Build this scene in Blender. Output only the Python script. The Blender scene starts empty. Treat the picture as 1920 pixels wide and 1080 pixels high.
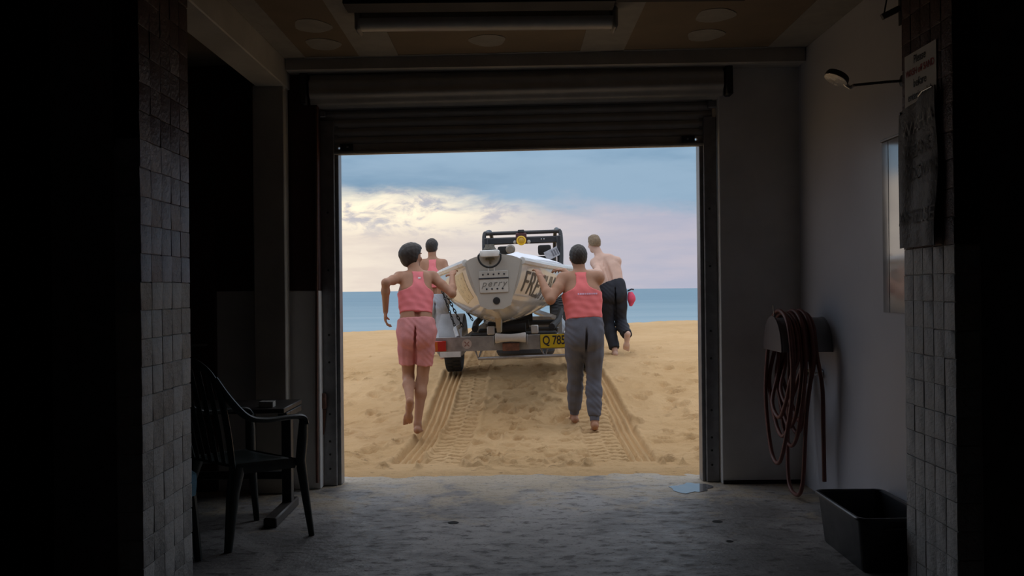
import bpy, bmesh, math, random
import numpy as np
from mathutils import Vector, Matrix

scene = bpy.context.scene
COL = scene.collection
random.seed(7)
RNG = np.random.RandomState(11)

# ------------------------------------------------------------------ camera
FPX = 1850.0          # focal length in pixels of the 1920 px wide photograph
CAMZ = 1.35
cam_data = bpy.data.cameras.new("camera")
cam_data.sensor_width = 36.0
cam_data.lens = 36.0 * FPX / 1920.0
cam_data.clip_start = 0.05
cam_data.clip_end = 20000
cam = bpy.data.objects.new("camera", cam_data)
COL.objects.link(cam)
cam.location = (0, 0, CAMZ)
ROLL = math.radians(0.6)      # the hand-held camera leans a little and looks a touch upward
HZ = 3.5                      # horizon this many pixels below the picture centre
cam.rotation_euler = (math.radians(90.0) + math.atan(HZ / FPX), ROLL, 0)
scene.camera = cam
scene.view_settings.view_transform = 'Standard'
scene.view_settings.look = 'None'
scene.view_settings.exposure = 0.0
scene.view_settings.gamma = 1.0
scene.view_settings.use_curve_mapping = False
scene.cycles.use_denoising = True
scene.cycles.max_bounces = 8
scene.cycles.diffuse_bounces = 4


def P(px, py, d):
    """world point seen at photograph pixel (px, py) at distance d along the view"""
    x, y = px - 960, py - 540
    u, v = x * math.cos(ROLL) - y * math.sin(ROLL), x * math.sin(ROLL) + y * math.cos(ROLL) - HZ
    return Vector((u / FPX * d, d, CAMZ - v / FPX * d))


def on_plane(px, py, z):
    """the point of the level plane at height z seen at a photograph pixel"""
    q = P(px, py, 1.0)
    d = (z - CAMZ) / (q.z - CAMZ)
    return P(px, py, d)


# ------------------------------------------------------------------ node helpers
class NT:
    def __init__(self, tree):
        self.t = tree
        self.n = tree.nodes
        self.l = tree.links

    def new(self, typ, **kw):
        nd = self.n.new(typ)
        for k, v in kw.items():
            setattr(nd, k, v)
        return nd

    def link(self, a, b):
        self.l.new(a, b)

    def put(self, sock, v):
        if hasattr(v, "is_linked") or hasattr(v, "links"):
            self.l.new(v, sock)
        else:
            sock.default_value = v

    def math(self, op, a, b=None, c=None, clamp=False):
        nd = self.new("ShaderNodeMath", operation=op)
        nd.use_clamp = clamp
        self.put(nd.inputs[0], a)
        if b is not None:
            self.put(nd.inputs[1], b)
        if c is not None:
            self.put(nd.inputs[2], c)
        return nd.outputs[0]

    def vmath(self, op, a, b=None, out=0):
        nd = self.new("ShaderNodeVectorMath", operation=op)
        self.put(nd.inputs[0], a)
        if b is not None:
            self.put(nd.inputs[1], b)
        return nd.outputs[out]

    def maprange(self, v, a, b, c=0.0, d=1.0, smooth=True):
        nd = self.new("ShaderNodeMapRange")
        nd.interpolation_type = 'SMOOTHSTEP' if smooth else 'LINEAR'
        self.put(nd.inputs[0], v)
        for i, x in enumerate((a, b, c, d)):
            self.put(nd.inputs[1 + i], x)
        return nd.outputs[0]

    def mix(self, f, a, b, typ='MIX'):
        nd = self.new("ShaderNodeMix", data_type='RGBA', blend_type=typ)
        self.put(nd.inputs[0], f)
        self.put(nd.inputs[6], a if not isinstance(a, tuple) else (*a[:3], 1))
        self.put(nd.inputs[7], b if not isinstance(b, tuple) else (*b[:3], 1))
        return nd.outputs[2]

    def noise(self, vec, scale=5.0, detail=4.0, rough=0.55, out=0, dist=0.0):
        nd = self.new("ShaderNodeTexNoise")
        if vec is not None:
            self.l.new(vec, nd.inputs["Vector"])
        nd.inputs["Scale"].default_value = scale
        nd.inputs["Detail"].default_value = detail
        nd.inputs["Roughness"].default_value = rough
        nd.inputs["Distortion"].default_value = dist
        return nd.outputs[out]


# ------------------------------------------------------------------ sky (one overcast dome, cloud deck over hazy dawn)
world = bpy.data.worlds.new("dawn_sky")
scene.world = world
world.use_nodes = True
w = NT(world.node_tree)
w.n.clear()
wo = w.new("ShaderNodeOutputWorld")
bg = w.new("ShaderNodeBackground")
w.link(bg.outputs[0], wo.inputs[0])
tc = w.new("ShaderNodeTexCoord")
D = w.vmath('NORMALIZE', tc.outputs["Generated"])
sx = w.new("ShaderNodeSeparateXYZ")
w.link(D, sx.inputs[0])
dx, dy, dz = sx.outputs
el = w.math('MAXIMUM', dz, 0.0)
# warmth of the dawn around the hidden sun
wd = w.vmath('DISTANCE', D, (-0.24, 0.965, 0.03), out=1)
warm = w.maprange(wd, 0.42, 0.06)
haze = w.mix(warm, (0.45, 0.46, 0.57), (0.80, 0.69, 0.60))
# soft streaks in the haze
strv = w.vmath('MULTIPLY', D, (5.0, 5.0, 30.0))
n1 = w.noise(strv, 1.6, 5, 0.6)
haze = w.mix(w.maprange(n1, 0.35, 0.7), haze, w.mix(warm, (0.53, 0.50, 0.58), (0.92, 0.81, 0.68)))
# broken bright cloud under the deck
clv = w.vmath('MULTIPLY', D, (9.0, 9.0, 22.0))
n2 = w.noise(clv, 2.6, 7, 0.62, dist=0.4)
band = w.math('MULTIPLY', w.maprange(el, 0.045, 0.078), w.maprange(el, 0.125, 0.09))
gl = w.vmath('DISTANCE', D, (-0.15, 0.98, 0.08), out=1)
glow = w.math('MULTIPLY', w.maprange(gl, 0.23, 0.04), band)
bright = w.math('MULTIPLY', glow, w.maprange(n2, 0.36, 0.58))
haze = w.mix(bright, haze, (1.12, 1.0, 0.76))
greyc = w.math('MULTIPLY', glow, w.maprange(n2, 0.50, 0.36))
haze = w.mix(w.math('MULTIPLY', greyc, 0.75), haze, (0.44, 0.46, 0.54))
# cloud deck
n3 = w.noise(w.vmath('MULTIPLY', D, (4.0, 4.0, 14.0)), 2.2, 6, 0.58, dist=0.3)
eff = w.math('ADD', w.math('ADD', el, w.math('MULTIPLY', dx, 0.055)), w.math('MULTIPLY', w.math('SUBTRACT', n3, 0.5), 0.055))
mask = w.maprange(eff, 0.074, 0.103)
n4 = w.noise(w.vmath('MULTIPLY', D, (2.2, 2.2, 11.0)), 2.0, 5, 0.55)
deck = w.mix(w.maprange(n4, 0.33, 0.68), (0.195, 0.325, 0.465), (0.31, 0.445, 0.585))
# an overcast dome is brighter overhead than at the horizon
zen = w.maprange(el, 0.12, 0.95, 1.0, 3.9, smooth=False)
deck = w.mix(w.maprange(el, 0.12, 0.55, 0.0, 0.92), deck, w.mix(w.maprange(n4, 0.33, 0.68), (0.33, 0.335, 0.36), (0.40, 0.41, 0.44)))
deck = w.mix(1.0, deck, zen, 'MULTIPLY')
skyc = w.mix(mask, haze, deck)
w.link(skyc, bg.inputs[0])
bg.inputs[1].default_value = 1.0
world.cycles.sampling_method = 'MANUAL'
world.cycles.sample_map_resolution = 1024


# ------------------------------------------------------------------ materials
MATS = {}


def mat(name, col, rough=0.6, metal=0.0, var=0.12, scale=8.0, bump=0.0, bscale=60.0, coat=0.0, spec=0.5, col2=None, detail=5.0):
    if name in MATS:
        return MATS[name]
    m = bpy.data.materials.new(name)
    m.use_nodes = True
    t = NT(m.node_tree)
    b = t.n["Principled BSDF"]
    tcn = t.new("ShaderNodeTexCoord")
    v = tcn.outputs["Object"]
    nz = t.noise(v, scale, detail, 0.6)
    f = t.maprange(nz, 0.3, 0.72)
    c1 = tuple(c * (1 - var) for c in col)
    c2 = tuple(min(1, c * (1 + var)) for c in col) if col2 is None else col2
    t.link(t.mix(f, c1, c2), b.inputs["Base Color"])
    t.link(t.maprange(nz, 0.2, 0.8, max(0.02, rough - 0.06), min(1, rough + 0.06)), b.inputs["Roughness"])
    b.inputs["Metallic"].default_value = metal
    b.inputs["Specular IOR Level"].default_value = spec
    if coat:
        b.inputs["Coat Weight"].default_value = coat
        b.inputs["Coat Roughness"].default_value = 0.08
    if bump:
        bn = t.new("ShaderNodeBump")
        bn.inputs["Strength"].default_value = bump
        bn.inputs["Distance"].default_value = 0.02
        t.link(t.noise(v, bscale, 4, 0.6), bn.inputs["Height"])
        t.link(bn.outputs[0], b.inputs["Normal"])
    MATS[name] = m
    return m


# ------------------------------------------------------------------ mesh helpers
def finish(name, me, m, parent=None, smooth=True, angle=38):
    if smooth:
        me.polygons.foreach_set("use_smooth", [True] * len(me.polygons))
        if angle:
            me.set_sharp_from_angle(angle=math.radians(angle))
    o = bpy.data.objects.new(name, me)
    if m is not None:
        me.materials.append(m)
    COL.objects.link(o)
    if parent is not None:
        attach(o, parent)
    return o


def attach(o, parent):
    o.parent = parent
    if parent.parent is None:
        o.matrix_parent_inverse = parent.matrix_basis.inverted()


class MB:
    def __init__(self):
        self.bm = bmesh.new()

    def box(self, c, s, rot=None, bev=0.0, seg=1):
        M = Matrix.Translation(Vector(c))
        if rot is not None:
            M = M @ (rot.to_4x4() if isinstance(rot, Matrix) else Matrix.Rotation(rot[1], 4, rot[0]))
        M = M @ Matrix.Diagonal((s[0], s[1], s[2], 1))
        r = bmesh.ops.create_cube(self.bm, size=1.0, matrix=M)
        if bev > 0:
            es = list({e for v in r['verts'] for e in v.link_edges})
            bmesh.ops.bevel(self.bm, geom=es, offset=bev, segments=seg, affect='EDGES', profile=0.6)
        return self

    def quad(self, a, b, c, d):
        vs = [self.bm.verts.new(Vector(p)) for p in (a, b, c, d)]
        self.bm.faces.new(vs)
        return self

    def prism(self, pts, off):
        """polygon pts extruded by the vector off"""
        off = Vector(off)
        a = [self.bm.verts.new(Vector(p)) for p in pts]
        b = [self.bm.verts.new(Vector(p) + off) for p in pts]
        n = len(pts)
        self.bm.faces.new(a)
        self.bm.faces.new(b[::-1])
        for i in range(n):
            self.bm.faces.new((a[i], b[i], b[(i + 1) % n], a[(i + 1) % n]))
        return self

    def ring_loft(self, rings, closed=True, caps=True, loop=False):
        vr = [[self.bm.verts.new(Vector(p)) for p in r] for r in rings]
        n = len(vr[0])
        m = len(vr)
        for i in range(m if loop else m - 1):
            r0, r1 = vr[i], vr[(i + 1) % m]
            for j in range(n if closed else n - 1):
                k = (j + 1) % n
                self.bm.faces.new((r0[j], r0[k], r1[k], r1[j]))
        if caps and closed and not loop:
            self.bm.faces.new(vr[0][::-1])
            self.bm.faces.new(vr[-1])
        return self

    def tube(self, path, r, n=10, loop=False, side=None, flat=None):
        """round (or flattened, with side = wide direction) tube along path; r number or list"""
        pts = [Vector(p) for p in path]
        m = len(pts)
        rings = []
        up = Vector((0.13, 0.21, 0.97))
        for i, p in enumerate(pts):
            if loop:
                t = pts[(i + 1) % m] - pts[i - 1]
            else:
                t = pts[min(i + 1, m - 1)] - pts[max(i - 1, 0)]
            t.normalize()
            rr = r[i] if isinstance(r, (list, tuple)) else r
            if side is not None:
                s = Vector(side)
                s = (s - t * s.dot(t)).normalized()
                nn = t.cross(s)
                ff = flat[i] if isinstance(flat, (list, tuple)) else flat
            else:
                s = up - t * up.dot(t)
                if s.length < 0.05:
                    s = Vector((1, 0, 0)) - t * t.x
                s.normalize()
                up = s
                nn = t.cross(s)
                ff = rr
            rings.append([p + s * rr * math.cos(2 * math.pi * k / n) + nn * ff * math.sin(2 * math.pi * k / n) for k in range(n)])
        return self.ring_loft(rings, loop=loop)

    def lathe(self, prof, c, axis='z', n=32, caps=True):
        """prof list of (radius, height) turned around an axis through c"""
        ax = {'x': (Vector((1, 0, 0)), Vector((0, 1, 0)), Vector((0, 0, 1))), 'y': (Vector((0, 1, 0)), Vector((0, 0, 1)), Vector((1, 0, 0))),
              'z': (Vector((0, 0, 1)), Vector((1, 0, 0)), Vector((0, 1, 0)))}[axis] if isinstance(axis, str) else axis
        c = Vector(c)
        rings = [[c + ax[0] * h + (ax[1] * math.cos(2 * math.pi * k / n) + ax[2] * math.sin(2 * math.pi * k / n)) * max(r, 1e-4) for k in range(n)] for r, h in prof]
        return self.ring_loft(rings, caps=caps)

    def build(self, name, m, parent=None, smooth=True, angle=38):
        bmesh.ops.recalc_face_normals(self.bm, faces=self.bm.faces[:])
        me = bpy.data.meshes.new(name)
        self.bm.to_mesh(me)
        self.bm.free()
        return finish(name, me, m, parent, smooth, angle)


def frame_axis(t):
    t = Vector(t).normalized()
    u = Vector((0, 0, 1)) if abs(t.z) < 0.9 else Vector((1, 0, 0))
    a = (u - t * u.dot(t)).normalized()
    return (t, a, t.cross(a))


def spline(pts, n=8, loop=False):
    pts = [Vector(p) for p in pts]
    m = len(pts)
    out = []
    for i in range(m if loop else m - 1):
        g = (lambda k: pts[k % m]) if loop else (lambda k: pts[min(max(k, 0), m - 1)])
        p0, p1, p2, p3 = g(i - 1), g(i), g(i + 1), g(i + 2)
        for k in range(n):
            t = k / n
            out.append(0.5 * ((2 * p1) + (p2 - p0) * t + (2 * p0 - 5 * p1 + 4 * p2 - p3) * t * t + (3 * p1 - p0 - 3 * p2 + p3) * t ** 3))
    if not loop:
        out.append(pts[-1])
    return out


def thing(name, label, cat, loc=(0, 0, 0), rot=(0, 0, 0), group=None):
    o = bpy.data.objects.new(name, None)
    COL.objects.link(o)
    o.empty_display_size = 0.1
    o.location = loc
    o.rotation_euler = rot
    o.matrix_basis = Matrix.LocRotScale(Vector(loc), o.rotation_euler, None)
    tag(o, label, cat, group)
    return o


def tag(o, label=None, cat=None, group=None, kind=None):
    if label:
        o["label"] = label
    if cat:
        o["category"] = cat
    if group:
        o["group"] = group
    if kind:
        o["kind"] = kind
    return o


def struct(o, label=None, cat=None):
    o["kind"] = "structure"
    if label:
        o["label"] = label
    if cat:
        o["category"] = cat
    return o


def copy_tree(o, parent=None):
    c = o.copy()
    COL.objects.link(c)
    if parent is not None:
        c.parent = parent
    for ch in list(o.children):
        copy_tree(ch, c)
    return c


def text_mesh(body, size, M, shear=0.0, spacing=1.0, extrude=0.0, align='CENTER', bold=0.0):
    cu = bpy.data.curves.new("lettering", 'FONT')
    cu.body = body
    cu.size = size
    cu.shear = shear
    cu.space_character = spacing
    cu.extrude = extrude
    cu.align_x = align
    cu.align_y = 'CENTER'
    cu.offset = bold
    cu.resolution_u = 4
    o = bpy.data.objects.new("lettering", cu)
    COL.objects.link(o)
    dg = bpy.context.evaluated_depsgraph_get()
    me = bpy.data.meshes.new_from_object(o.evaluated_get(dg))
    bpy.data.objects.remove(o)
    bpy.data.curves.remove(cu)
    if M is not None:
        me.transform(M)
    return me


# value noise in the plane
def vnoise(x, y, seed=0):
    xi = np.floor(x).astype(np.int64)
    yi = np.floor(y).astype(np.int64)
    xf, yf = x - xi, y - yi
    u = xf * xf * (3 - 2 * xf)
    v = yf * yf * (3 - 2 * yf)

    def h(a, b):
        n = (a * 374761393 + b * 668265263 + seed * 974711) & 0x7fffffff
        n = ((n ^ (n >> 13)) * 1274126177) & 0x7fffffff
        return ((n ^ (n >> 16)) & 0xffff) / 65535.0
    return (h(xi, yi) * (1 - u) + h(xi + 1, yi) * u) * (1 - v) + (h(xi, yi + 1) * (1 - u) + h(xi + 1, yi + 1) * u) * v - 0.5


def fbm(x, y, o=4, seed=0):
    s = 0
    a = 1.0
    for i in range(o):
        s = s + a * vnoise(x * 2 ** i, y * 2 ** i, seed + i)
        a *= 0.5
    return s
# ================================================================== the shed
M_conc = bpy.data.materials.new("worn_concrete")
M_conc.use_nodes = True
t = NT(M_conc.node_tree)
b = t.n["Principled BSDF"]
tcn = t.new("ShaderNodeTexCoord")
v = tcn.outputs["Object"]
sep = t.new("ShaderNodeSeparateXYZ")
t.link(v, sep.inputs[0])
big = t.noise(v, 1.3, 6, 0.62, dist=0.5)
fine = t.noise(t.vmath('MULTIPLY', v, (1.0, 1.6, 1.0)), 9.0, 7, 0.68)
speck = t.noise(v, 42.0, 4, 0.6)
c = t.mix(t.maprange(big, 0.38, 0.64), (0.19, 0.18, 0.175), (0.42, 0.40, 0.39))
c = t.mix(t.math('MULTIPLY', t.maprange(fine, 0.53, 0.63), 0.75), c, (0.07, 0.06, 0.055))
# sand walked in through the door: patches with a shape of their own
sn = t.noise(v, 3.2, 8, 0.7, dist=0.6)
near_door = t.maprange(sep.outputs[1], 4.9, 7.05, 0.0, 0.34, smooth=False)
sandf = t.maprange(t.math('ADD', sn, near_door), 0.66, 0.84)
c = t.mix(t.math('MULTIPLY', sandf, 0.7), c, (0.50, 0.40, 0.27))
c = t.mix(t.math('MULTIPLY', t.maprange(speck, 0.57, 0.66), 0.7), c, (0.10, 0.085, 0.07))
t.link(c, b.inputs["Base Color"])
t.link(t.maprange(fine, 0.3, 0.75, 0.42, 0.75), b.inputs["Roughness"])
bn = t.new("ShaderNodeBump")
bn.inputs["Strength"].default_value = 0.5
bn.inputs["Distance"].default_value = 0.015
t.link(t.math('ADD', fine, t.math('MULTIPLY', speck, 0.5)), bn.inputs["Height"])
t.link(bn.outputs[0], b.inputs["Normal"])

M_white = mat("white_wall_paint", (0.76, 0.75, 0.74), 0.42, var=0.08, scale=2.5, bump=0.06, bscale=120)
M_gloss = mat("glossy_wall_paint", (0.56, 0.56, 0.61), 0.34, var=0.05, scale=1.2, bump=0.03, bscale=30)
M_cream = mat("aged_cream_paint", (0.50, 0.47, 0.42), 0.6, var=0.12, scale=3, bump=0.1, bscale=90)
M_maroon = mat("dark_maroon_paint", (0.055, 0.018, 0.018), 0.55, var=0.25, scale=5, bump=0.08, bscale=90)
M_back = mat("dim_back_paint", (0.17, 0.165, 0.165), 0.7, var=0.15, scale=2)
M_dark = mat("shade_and_dark_paint", (0.025, 0.022, 0.022), 0.8, var=0.2, scale=4)  # near-black; on the partition walls it puts the shade into the colour
M_brick_w = mat("white_painted_brick", (0.52, 0.50, 0.48), 0.6, var=0.16, scale=14, bump=0.5, bscale=45)
M_brick_b = mat("sky_tinted_painted_brick", (0.36, 0.36, 0.44), 0.55, var=0.2, scale=12, bump=0.5, bscale=45)  # blue sky reflection put into this band's paint colour
M_brick_m = mat("maroon_painted_brick", (0.05, 0.019, 0.023), 0.55, var=0.25, scale=12, bump=0.5, bscale=45)
M_mortar = mat("painted_mortar", (0.20, 0.19, 0.20), 0.85, var=0.2, scale=20)
M_plaster = mat("bare_plasterboard", (0.20, 0.15, 0.10), 0.8, var=0.12, scale=2.5)
M_compound = mat("joint_compound", (0.30, 0.28, 0.25), 0.8, var=0.1, scale=9)
M_steel = mat("dull_galvanised_steel", (0.30, 0.30, 0.31), 0.45, metal=0.6, var=0.15, scale=16)
M_shutter = mat("grey_shutter_paint", (0.42, 0.40, 0.37), 0.42, var=0.1, scale=6)
M_blackm = mat("black_metal", (0.02, 0.02, 0.021), 0.45, var=0.2, scale=10)
M_rust = mat("rusty_brown_iron", (0.16, 0.07, 0.045), 0.7, var=0.3, scale=30)

DW = 7.02                      # outer line of the door wall
# ---- floor
fl = MB().box((0, 1.65, -0.1), (9.6, 11.30, 0.2)).build("floor", M_conc, smooth=False)
struct(fl, "worn grey concrete floor with drifted sand near the doorway", "floor")
hole_mat = mat("dark_drain_hole", (0.008, 0.008, 0.008), 0.9)
for px, py, rr in ((850, 980, 0.033), (1345, 978, 0.03), (1368, 1015, 0.02)):
    X, d, _ = on_plane(px, py, 0.0)
    MB().lathe([(rr, 0.0012), (rr * 0.9, 0.0025), (rr * 0.72, 0.0022), (rr * 0.66, 0.001)], (X, d, 0), n=20).build("anchor_hole", hole_mat, fl)

# ---- walls
wl = MB()
wl.box((-3.0, 6.88, 0.68), (2.56, 0.26, 1.36))
wf = wl.build("wall_front", M_white, smooth=False)
struct(wf, "white lower front wall left of the roller door", "wall")
o = MB().box((-3.0, 6.88, 2.33), (2.56, 0.255, 1.94)).build("upper_paint", M_maroon, wf, smooth=False)
o = MB().box((-1.52, 6.885, 0.68), (0.40, 0.27, 1.36), bev=0.006).build("jamb_pier", M_white, wf, smooth=False)
o = MB().box((-1.52, 6.885, 2.15), (0.398, 0.266, 1.58)).build("jamb_paint", M_maroon, wf, smooth=False)
wr = MB().box((1.72, 6.90, 1.52), (0.572, 0.22, 3.04), bev=0.005).build("wall_front_nib", M_white, smooth=False)
struct(wr, "pale grey wall beside the doorway behind the hose", "wall")
wh = MB().box((0.05, 7.06, 2.78), (3.0, 0.12, 0.62)).build("wall_header", M_cream, smooth=False)
struct(wh, "wall strip above the roller door", "wall")
# outer closing walls either side
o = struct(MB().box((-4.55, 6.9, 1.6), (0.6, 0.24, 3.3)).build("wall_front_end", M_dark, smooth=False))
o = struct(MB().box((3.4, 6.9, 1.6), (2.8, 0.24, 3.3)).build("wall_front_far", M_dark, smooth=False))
rw = MB().box((2.085, 5.66, 1.52), (0.20, 2.28, 3.04)).build("wall_right", M_gloss, smooth=False)
struct(rw, "glossy pale wall along the right of the shed", "wall")
lw = MB().box((-4.3, 1.4, 1.6), (0.12, 10.8, 3.3)).build("wall_left", M_back, smooth=False)
struct(lw)
rw2 = MB().box((4.3, 1.4, 1.6), (0.12, 10.8, 3.3)).build("wall_far_right", M_back, smooth=False)
struct(rw2)
bw = MB().box((0, -3.95, 1.6), (9.0, 0.12, 3.3)).build("wall_back", M_back, smooth=False)
struct(bw)
# walls running out from the two pillars, shade painted in as near-black
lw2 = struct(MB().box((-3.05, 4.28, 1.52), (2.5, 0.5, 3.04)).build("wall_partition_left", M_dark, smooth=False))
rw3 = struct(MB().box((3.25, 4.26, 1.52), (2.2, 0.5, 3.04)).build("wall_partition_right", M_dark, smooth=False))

# dark recess door in the left alcove
dr = MB().box((-2.33, 6.73, 1.0), (0.62, 0.05, 2.0), bev=0.004).build("door_2", M_maroon, smooth=False)
struct(dr, "dark closed door in the left alcove", "door")
MB().tube([(-2.08, 6.70, 1.0), (-2.08, 6.65, 1.0), (-2.16, 6.65, 1.0)], 0.009).build("door_handle", M_steel, dr)


# ---- brick pillars
def brick_pillar(name, xface, sgn, d0, d1, label, ztop, band):
    """bricks show on the face at x = xface, looking along sgn; d0 near end, d1 far end"""
    w_ = 0.34
    core = MB().box((xface - sgn * (w_ / 2 + 0.03), (d0 + d1) / 2, ztop / 2), (w_, d1 - d0 - 0.03, ztop)).build(name, M_mortar, smooth=False)
    struct(core, label, "pillar")
    zb = [0.0, band[0], band[1], ztop]
    for i_, mm in enumerate((M_brick_w, M_brick_b, M_brick_m)):
        if zb[i_ + 1] - zb[i_] > 0.01:
            MB().box((xface - sgn * 0.0585, (d0 + d1) / 2, (zb[i_] + zb[i_ + 1]) / 2), (0.1, d1 - d0 - 0.012, zb[i_ + 1] - zb[i_])).build("mortar_bed", mm, core, smooth=False)
    nb = 5
    bl = (d1 - d0) / nb
    ch = 0.1165
    vmesh = {}
    for r in range(int(ztop / ch)):
        for k in range(nb):
            z = (r + 0.5) * ch
            zz = z + RNG.uniform(-.012, .012)
            m_ = M_brick_w if zz < band[0] else (M_brick_b if zz < band[1] else M_brick_m)
            var = RNG.randint(0, 4)
            key = (m_.name, var)
            if key not in vmesh:
                rr = np.random.RandomState(var + 5)
                bm_ = MB()
                bm_.box((0, 0, 0), (0.10, bl - 0.0012 - rr.uniform(0, .0025), ch - 0.0008 - rr.uniform(0, .0016)), bev=0.0022, seg=1)
                for vv in bm_.bm.verts:
                    vv.co += Vector(rr.uniform(-.0016, .0016, 3))
                ob = bm_.build("brick", m_, core)
                vmesh[key] = ob.data
            else:
                ob = bpy.data.objects.new("brick", vmesh[key])
                COL.objects.link(ob)
                attach(ob, core)
            ob.location = (xface - sgn * (0.05 + RNG.uniform(0, 0.0026)), d0 + (k + 0.5) * bl, z)
    return core


brick_pillar("brick_pillar", -1.503, 1, 4.0, 4.61, "brick pillar painted white below and maroon above, beside the plastic chair", 3.0, (1.42, 1.95))
brick_pillar("brick_pillar", 1.795, -1, 4.0, 4.52, "brick pillar carrying the paper notice and chalked sheet", 3.0, (1.52, 1.52))

# ---- ceiling with taped joints
def zc(x):
    return 2.93 + 0.0125 * x


ce = MB()
ce.bm.verts.ensure_lookup_table()
ce.prism([(-4.4, -4, zc(-4.4)), (4.4, -4, zc(4.4)), (4.4, 7.0, zc(4.4)), (-4.4, 7.0, zc(-4.4))], (0, 0, 0.14))
ceil = ce.build("ceiling", M_plaster, smooth=False)
struct(ceil, "bare plasterboard ceiling with taped joints", "ceiling")


def ceil_strip(x0, x1, y0, y1):
    MB().prism([(x0, y0, zc(x0) - 0.003), (x1, y0, zc(x1) - 0.003), (x1, y1, zc(x1) - 0.003), (x0, y1, zc(x0) - 0.003)], (0, 0, 0.0025)).build("joint_strip", M_compound, ceil, smooth=False)


ceil_strip(-1.0, -0.74, 3.4, 6.72)
ceil_strip(0.47, 0.76, 3.4, 6.72)
ceil_strip(-1.5, -1.36, 3.4, 6.72)
ceil_strip(1.72, 1.985, 3.4, 6.72)
ceil_strip(-1.5, 1.985, 6.56, 6.74)
for px, py, rx in ((915, 75, .16), (605, 78, .15), (585, 43, .15), (1340, 33, .16), (1322, 70, .16), (840, 14, .16), (470, 45, .12)):
    X, d, _ = on_plane(px, py, 2.93)
    n = 18
    MB().prism([(X + rx * 0.72 * math.cos(a) * (1 + .12 * math.sin(3 * a + px)), d + 0.15 * math.sin(a), zc(X) - 0.0032) for a in [2 * math.pi * k / n for k in range(n)]],
               (0, 0, 0.0028)).build("filler_patch", M_compound, ceil, smooth=False)

# ---- beam, post, lintel
bm_ = struct(MB().box((-1.605, 5.2, 2.85), (0.20, 3.1, 0.24), bev=0.006).build("ceiling_beam", M_cream, smooth=False), "cream boxed beam running to the left post", "beam")
ps = struct(MB().box((-1.622, 6.67, 1.37), (0.212, 0.13, 2.74), bev=0.006).build("post_column", M_cream, smooth=False), "cream painted post under the ceiling beam", "column")
li = MB().prism([(-1.50, 6.60, 2.838), (1.98, 6.60, 2.862), (1.98, 6.60, 2.965), (-1.50, 6.60, 2.93)], (0, 0.40, 0))
struct(li.build("lintel", M_cream, smooth=False), "cream lintel under the ceiling above the roller shutter", "lintel")
bb = struct(MB().box((1.72, 6.783, 0.01), (0.56, 0.012, 0.03)).build("baseboard_right", M_dark, smooth=False))

# ---- roller door: coil, slats, bottom rail, guides
TILT = math.atan2(0.037, 2.59)
door = bpy.data.objects.new("door_1", None)
COL.objects.link(door)
door.location = (0.05, 6.9, 2.322)
door.rotation_euler = (0, -TILT, 0)
door.matrix_basis = Matrix.LocRotScale(door.location, door.rotation_euler, None)
struct(door, "grey steel roller shutter rolled up above the doorway", "door")
# built in door-local coordinates (x along the shutter, z = 0 at the bottom edge)
W2 = 1.36


def local(o):
    o.parent = door
    return o


slat_prof = []
SH = 0.0615
for k in range(13):
    f = k / 12
    slat_prof.append((0.045 + 0.014 * (0.5 - 0.5 * math.cos(2 * math.pi * f)) - 0.006 * (f > 0.93) , f * SH))
smesh = None
for i in range(6):
    if smesh is None:
        s = MB()
        rings = []
        for x in (-W2, W2):
            rings.append([(x, -y, z) for y, z in slat_prof] + [(x, -y + 0.006, z) for y, z in slat_prof[::-1]])
        s.ring_loft(rings)
        so = local(s.build("slat", M_shutter))
        smesh = so.data
    else:
        so = bpy.data.objects.new("slat", smesh)
        COL.objects.link(so)
        local(so)
    so.location = (0, 0.04, 0.066 + i * SH)
HX = W2 - 0.115          # light shows through a bolt hole near each end of the bottom rail
rl_ = MB().box((0, 0, 0.036), (2 * HX - 0.016, 0.03, 0.072))
for sx_ in (-1, 1):
    rl_.box((sx_ * (HX + W2 - 0.03 + 0.008) / 2, 0, 0.036), (W2 - 0.03 - HX - 0.008, 0.03, 0.072))
    rl_.box((sx_ * HX, 0, 0.020), (0.0161, 0.03, 0.040)).box((sx_ * HX, 0, 0.0645), (0.0161, 0.03, 0.015))
rl_.box((0, -0.02, 0.012), (2 * W2 - 0.06, 0.03, 0.018), bev=0.004)
local(rl_.build("bottom_rail", M_shutter, smooth=False))
for sx_ in (-1, 1):
    br_ = local(MB().box((sx_ * (HX - 0.055), -0.03, 0.05), (0.09, 0.012, 0.045), bev=0.003).build("lock_plate", M_blackm))
    bo = MB().lathe([(0.0075, 0), (0.0075, -0.004), (0.004, -0.006)], (sx_ * (HX - 0.06), -0.036, 0.05), axis='y', n=10).build("bolt", M_steel)
    bo.parent = br_
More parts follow.
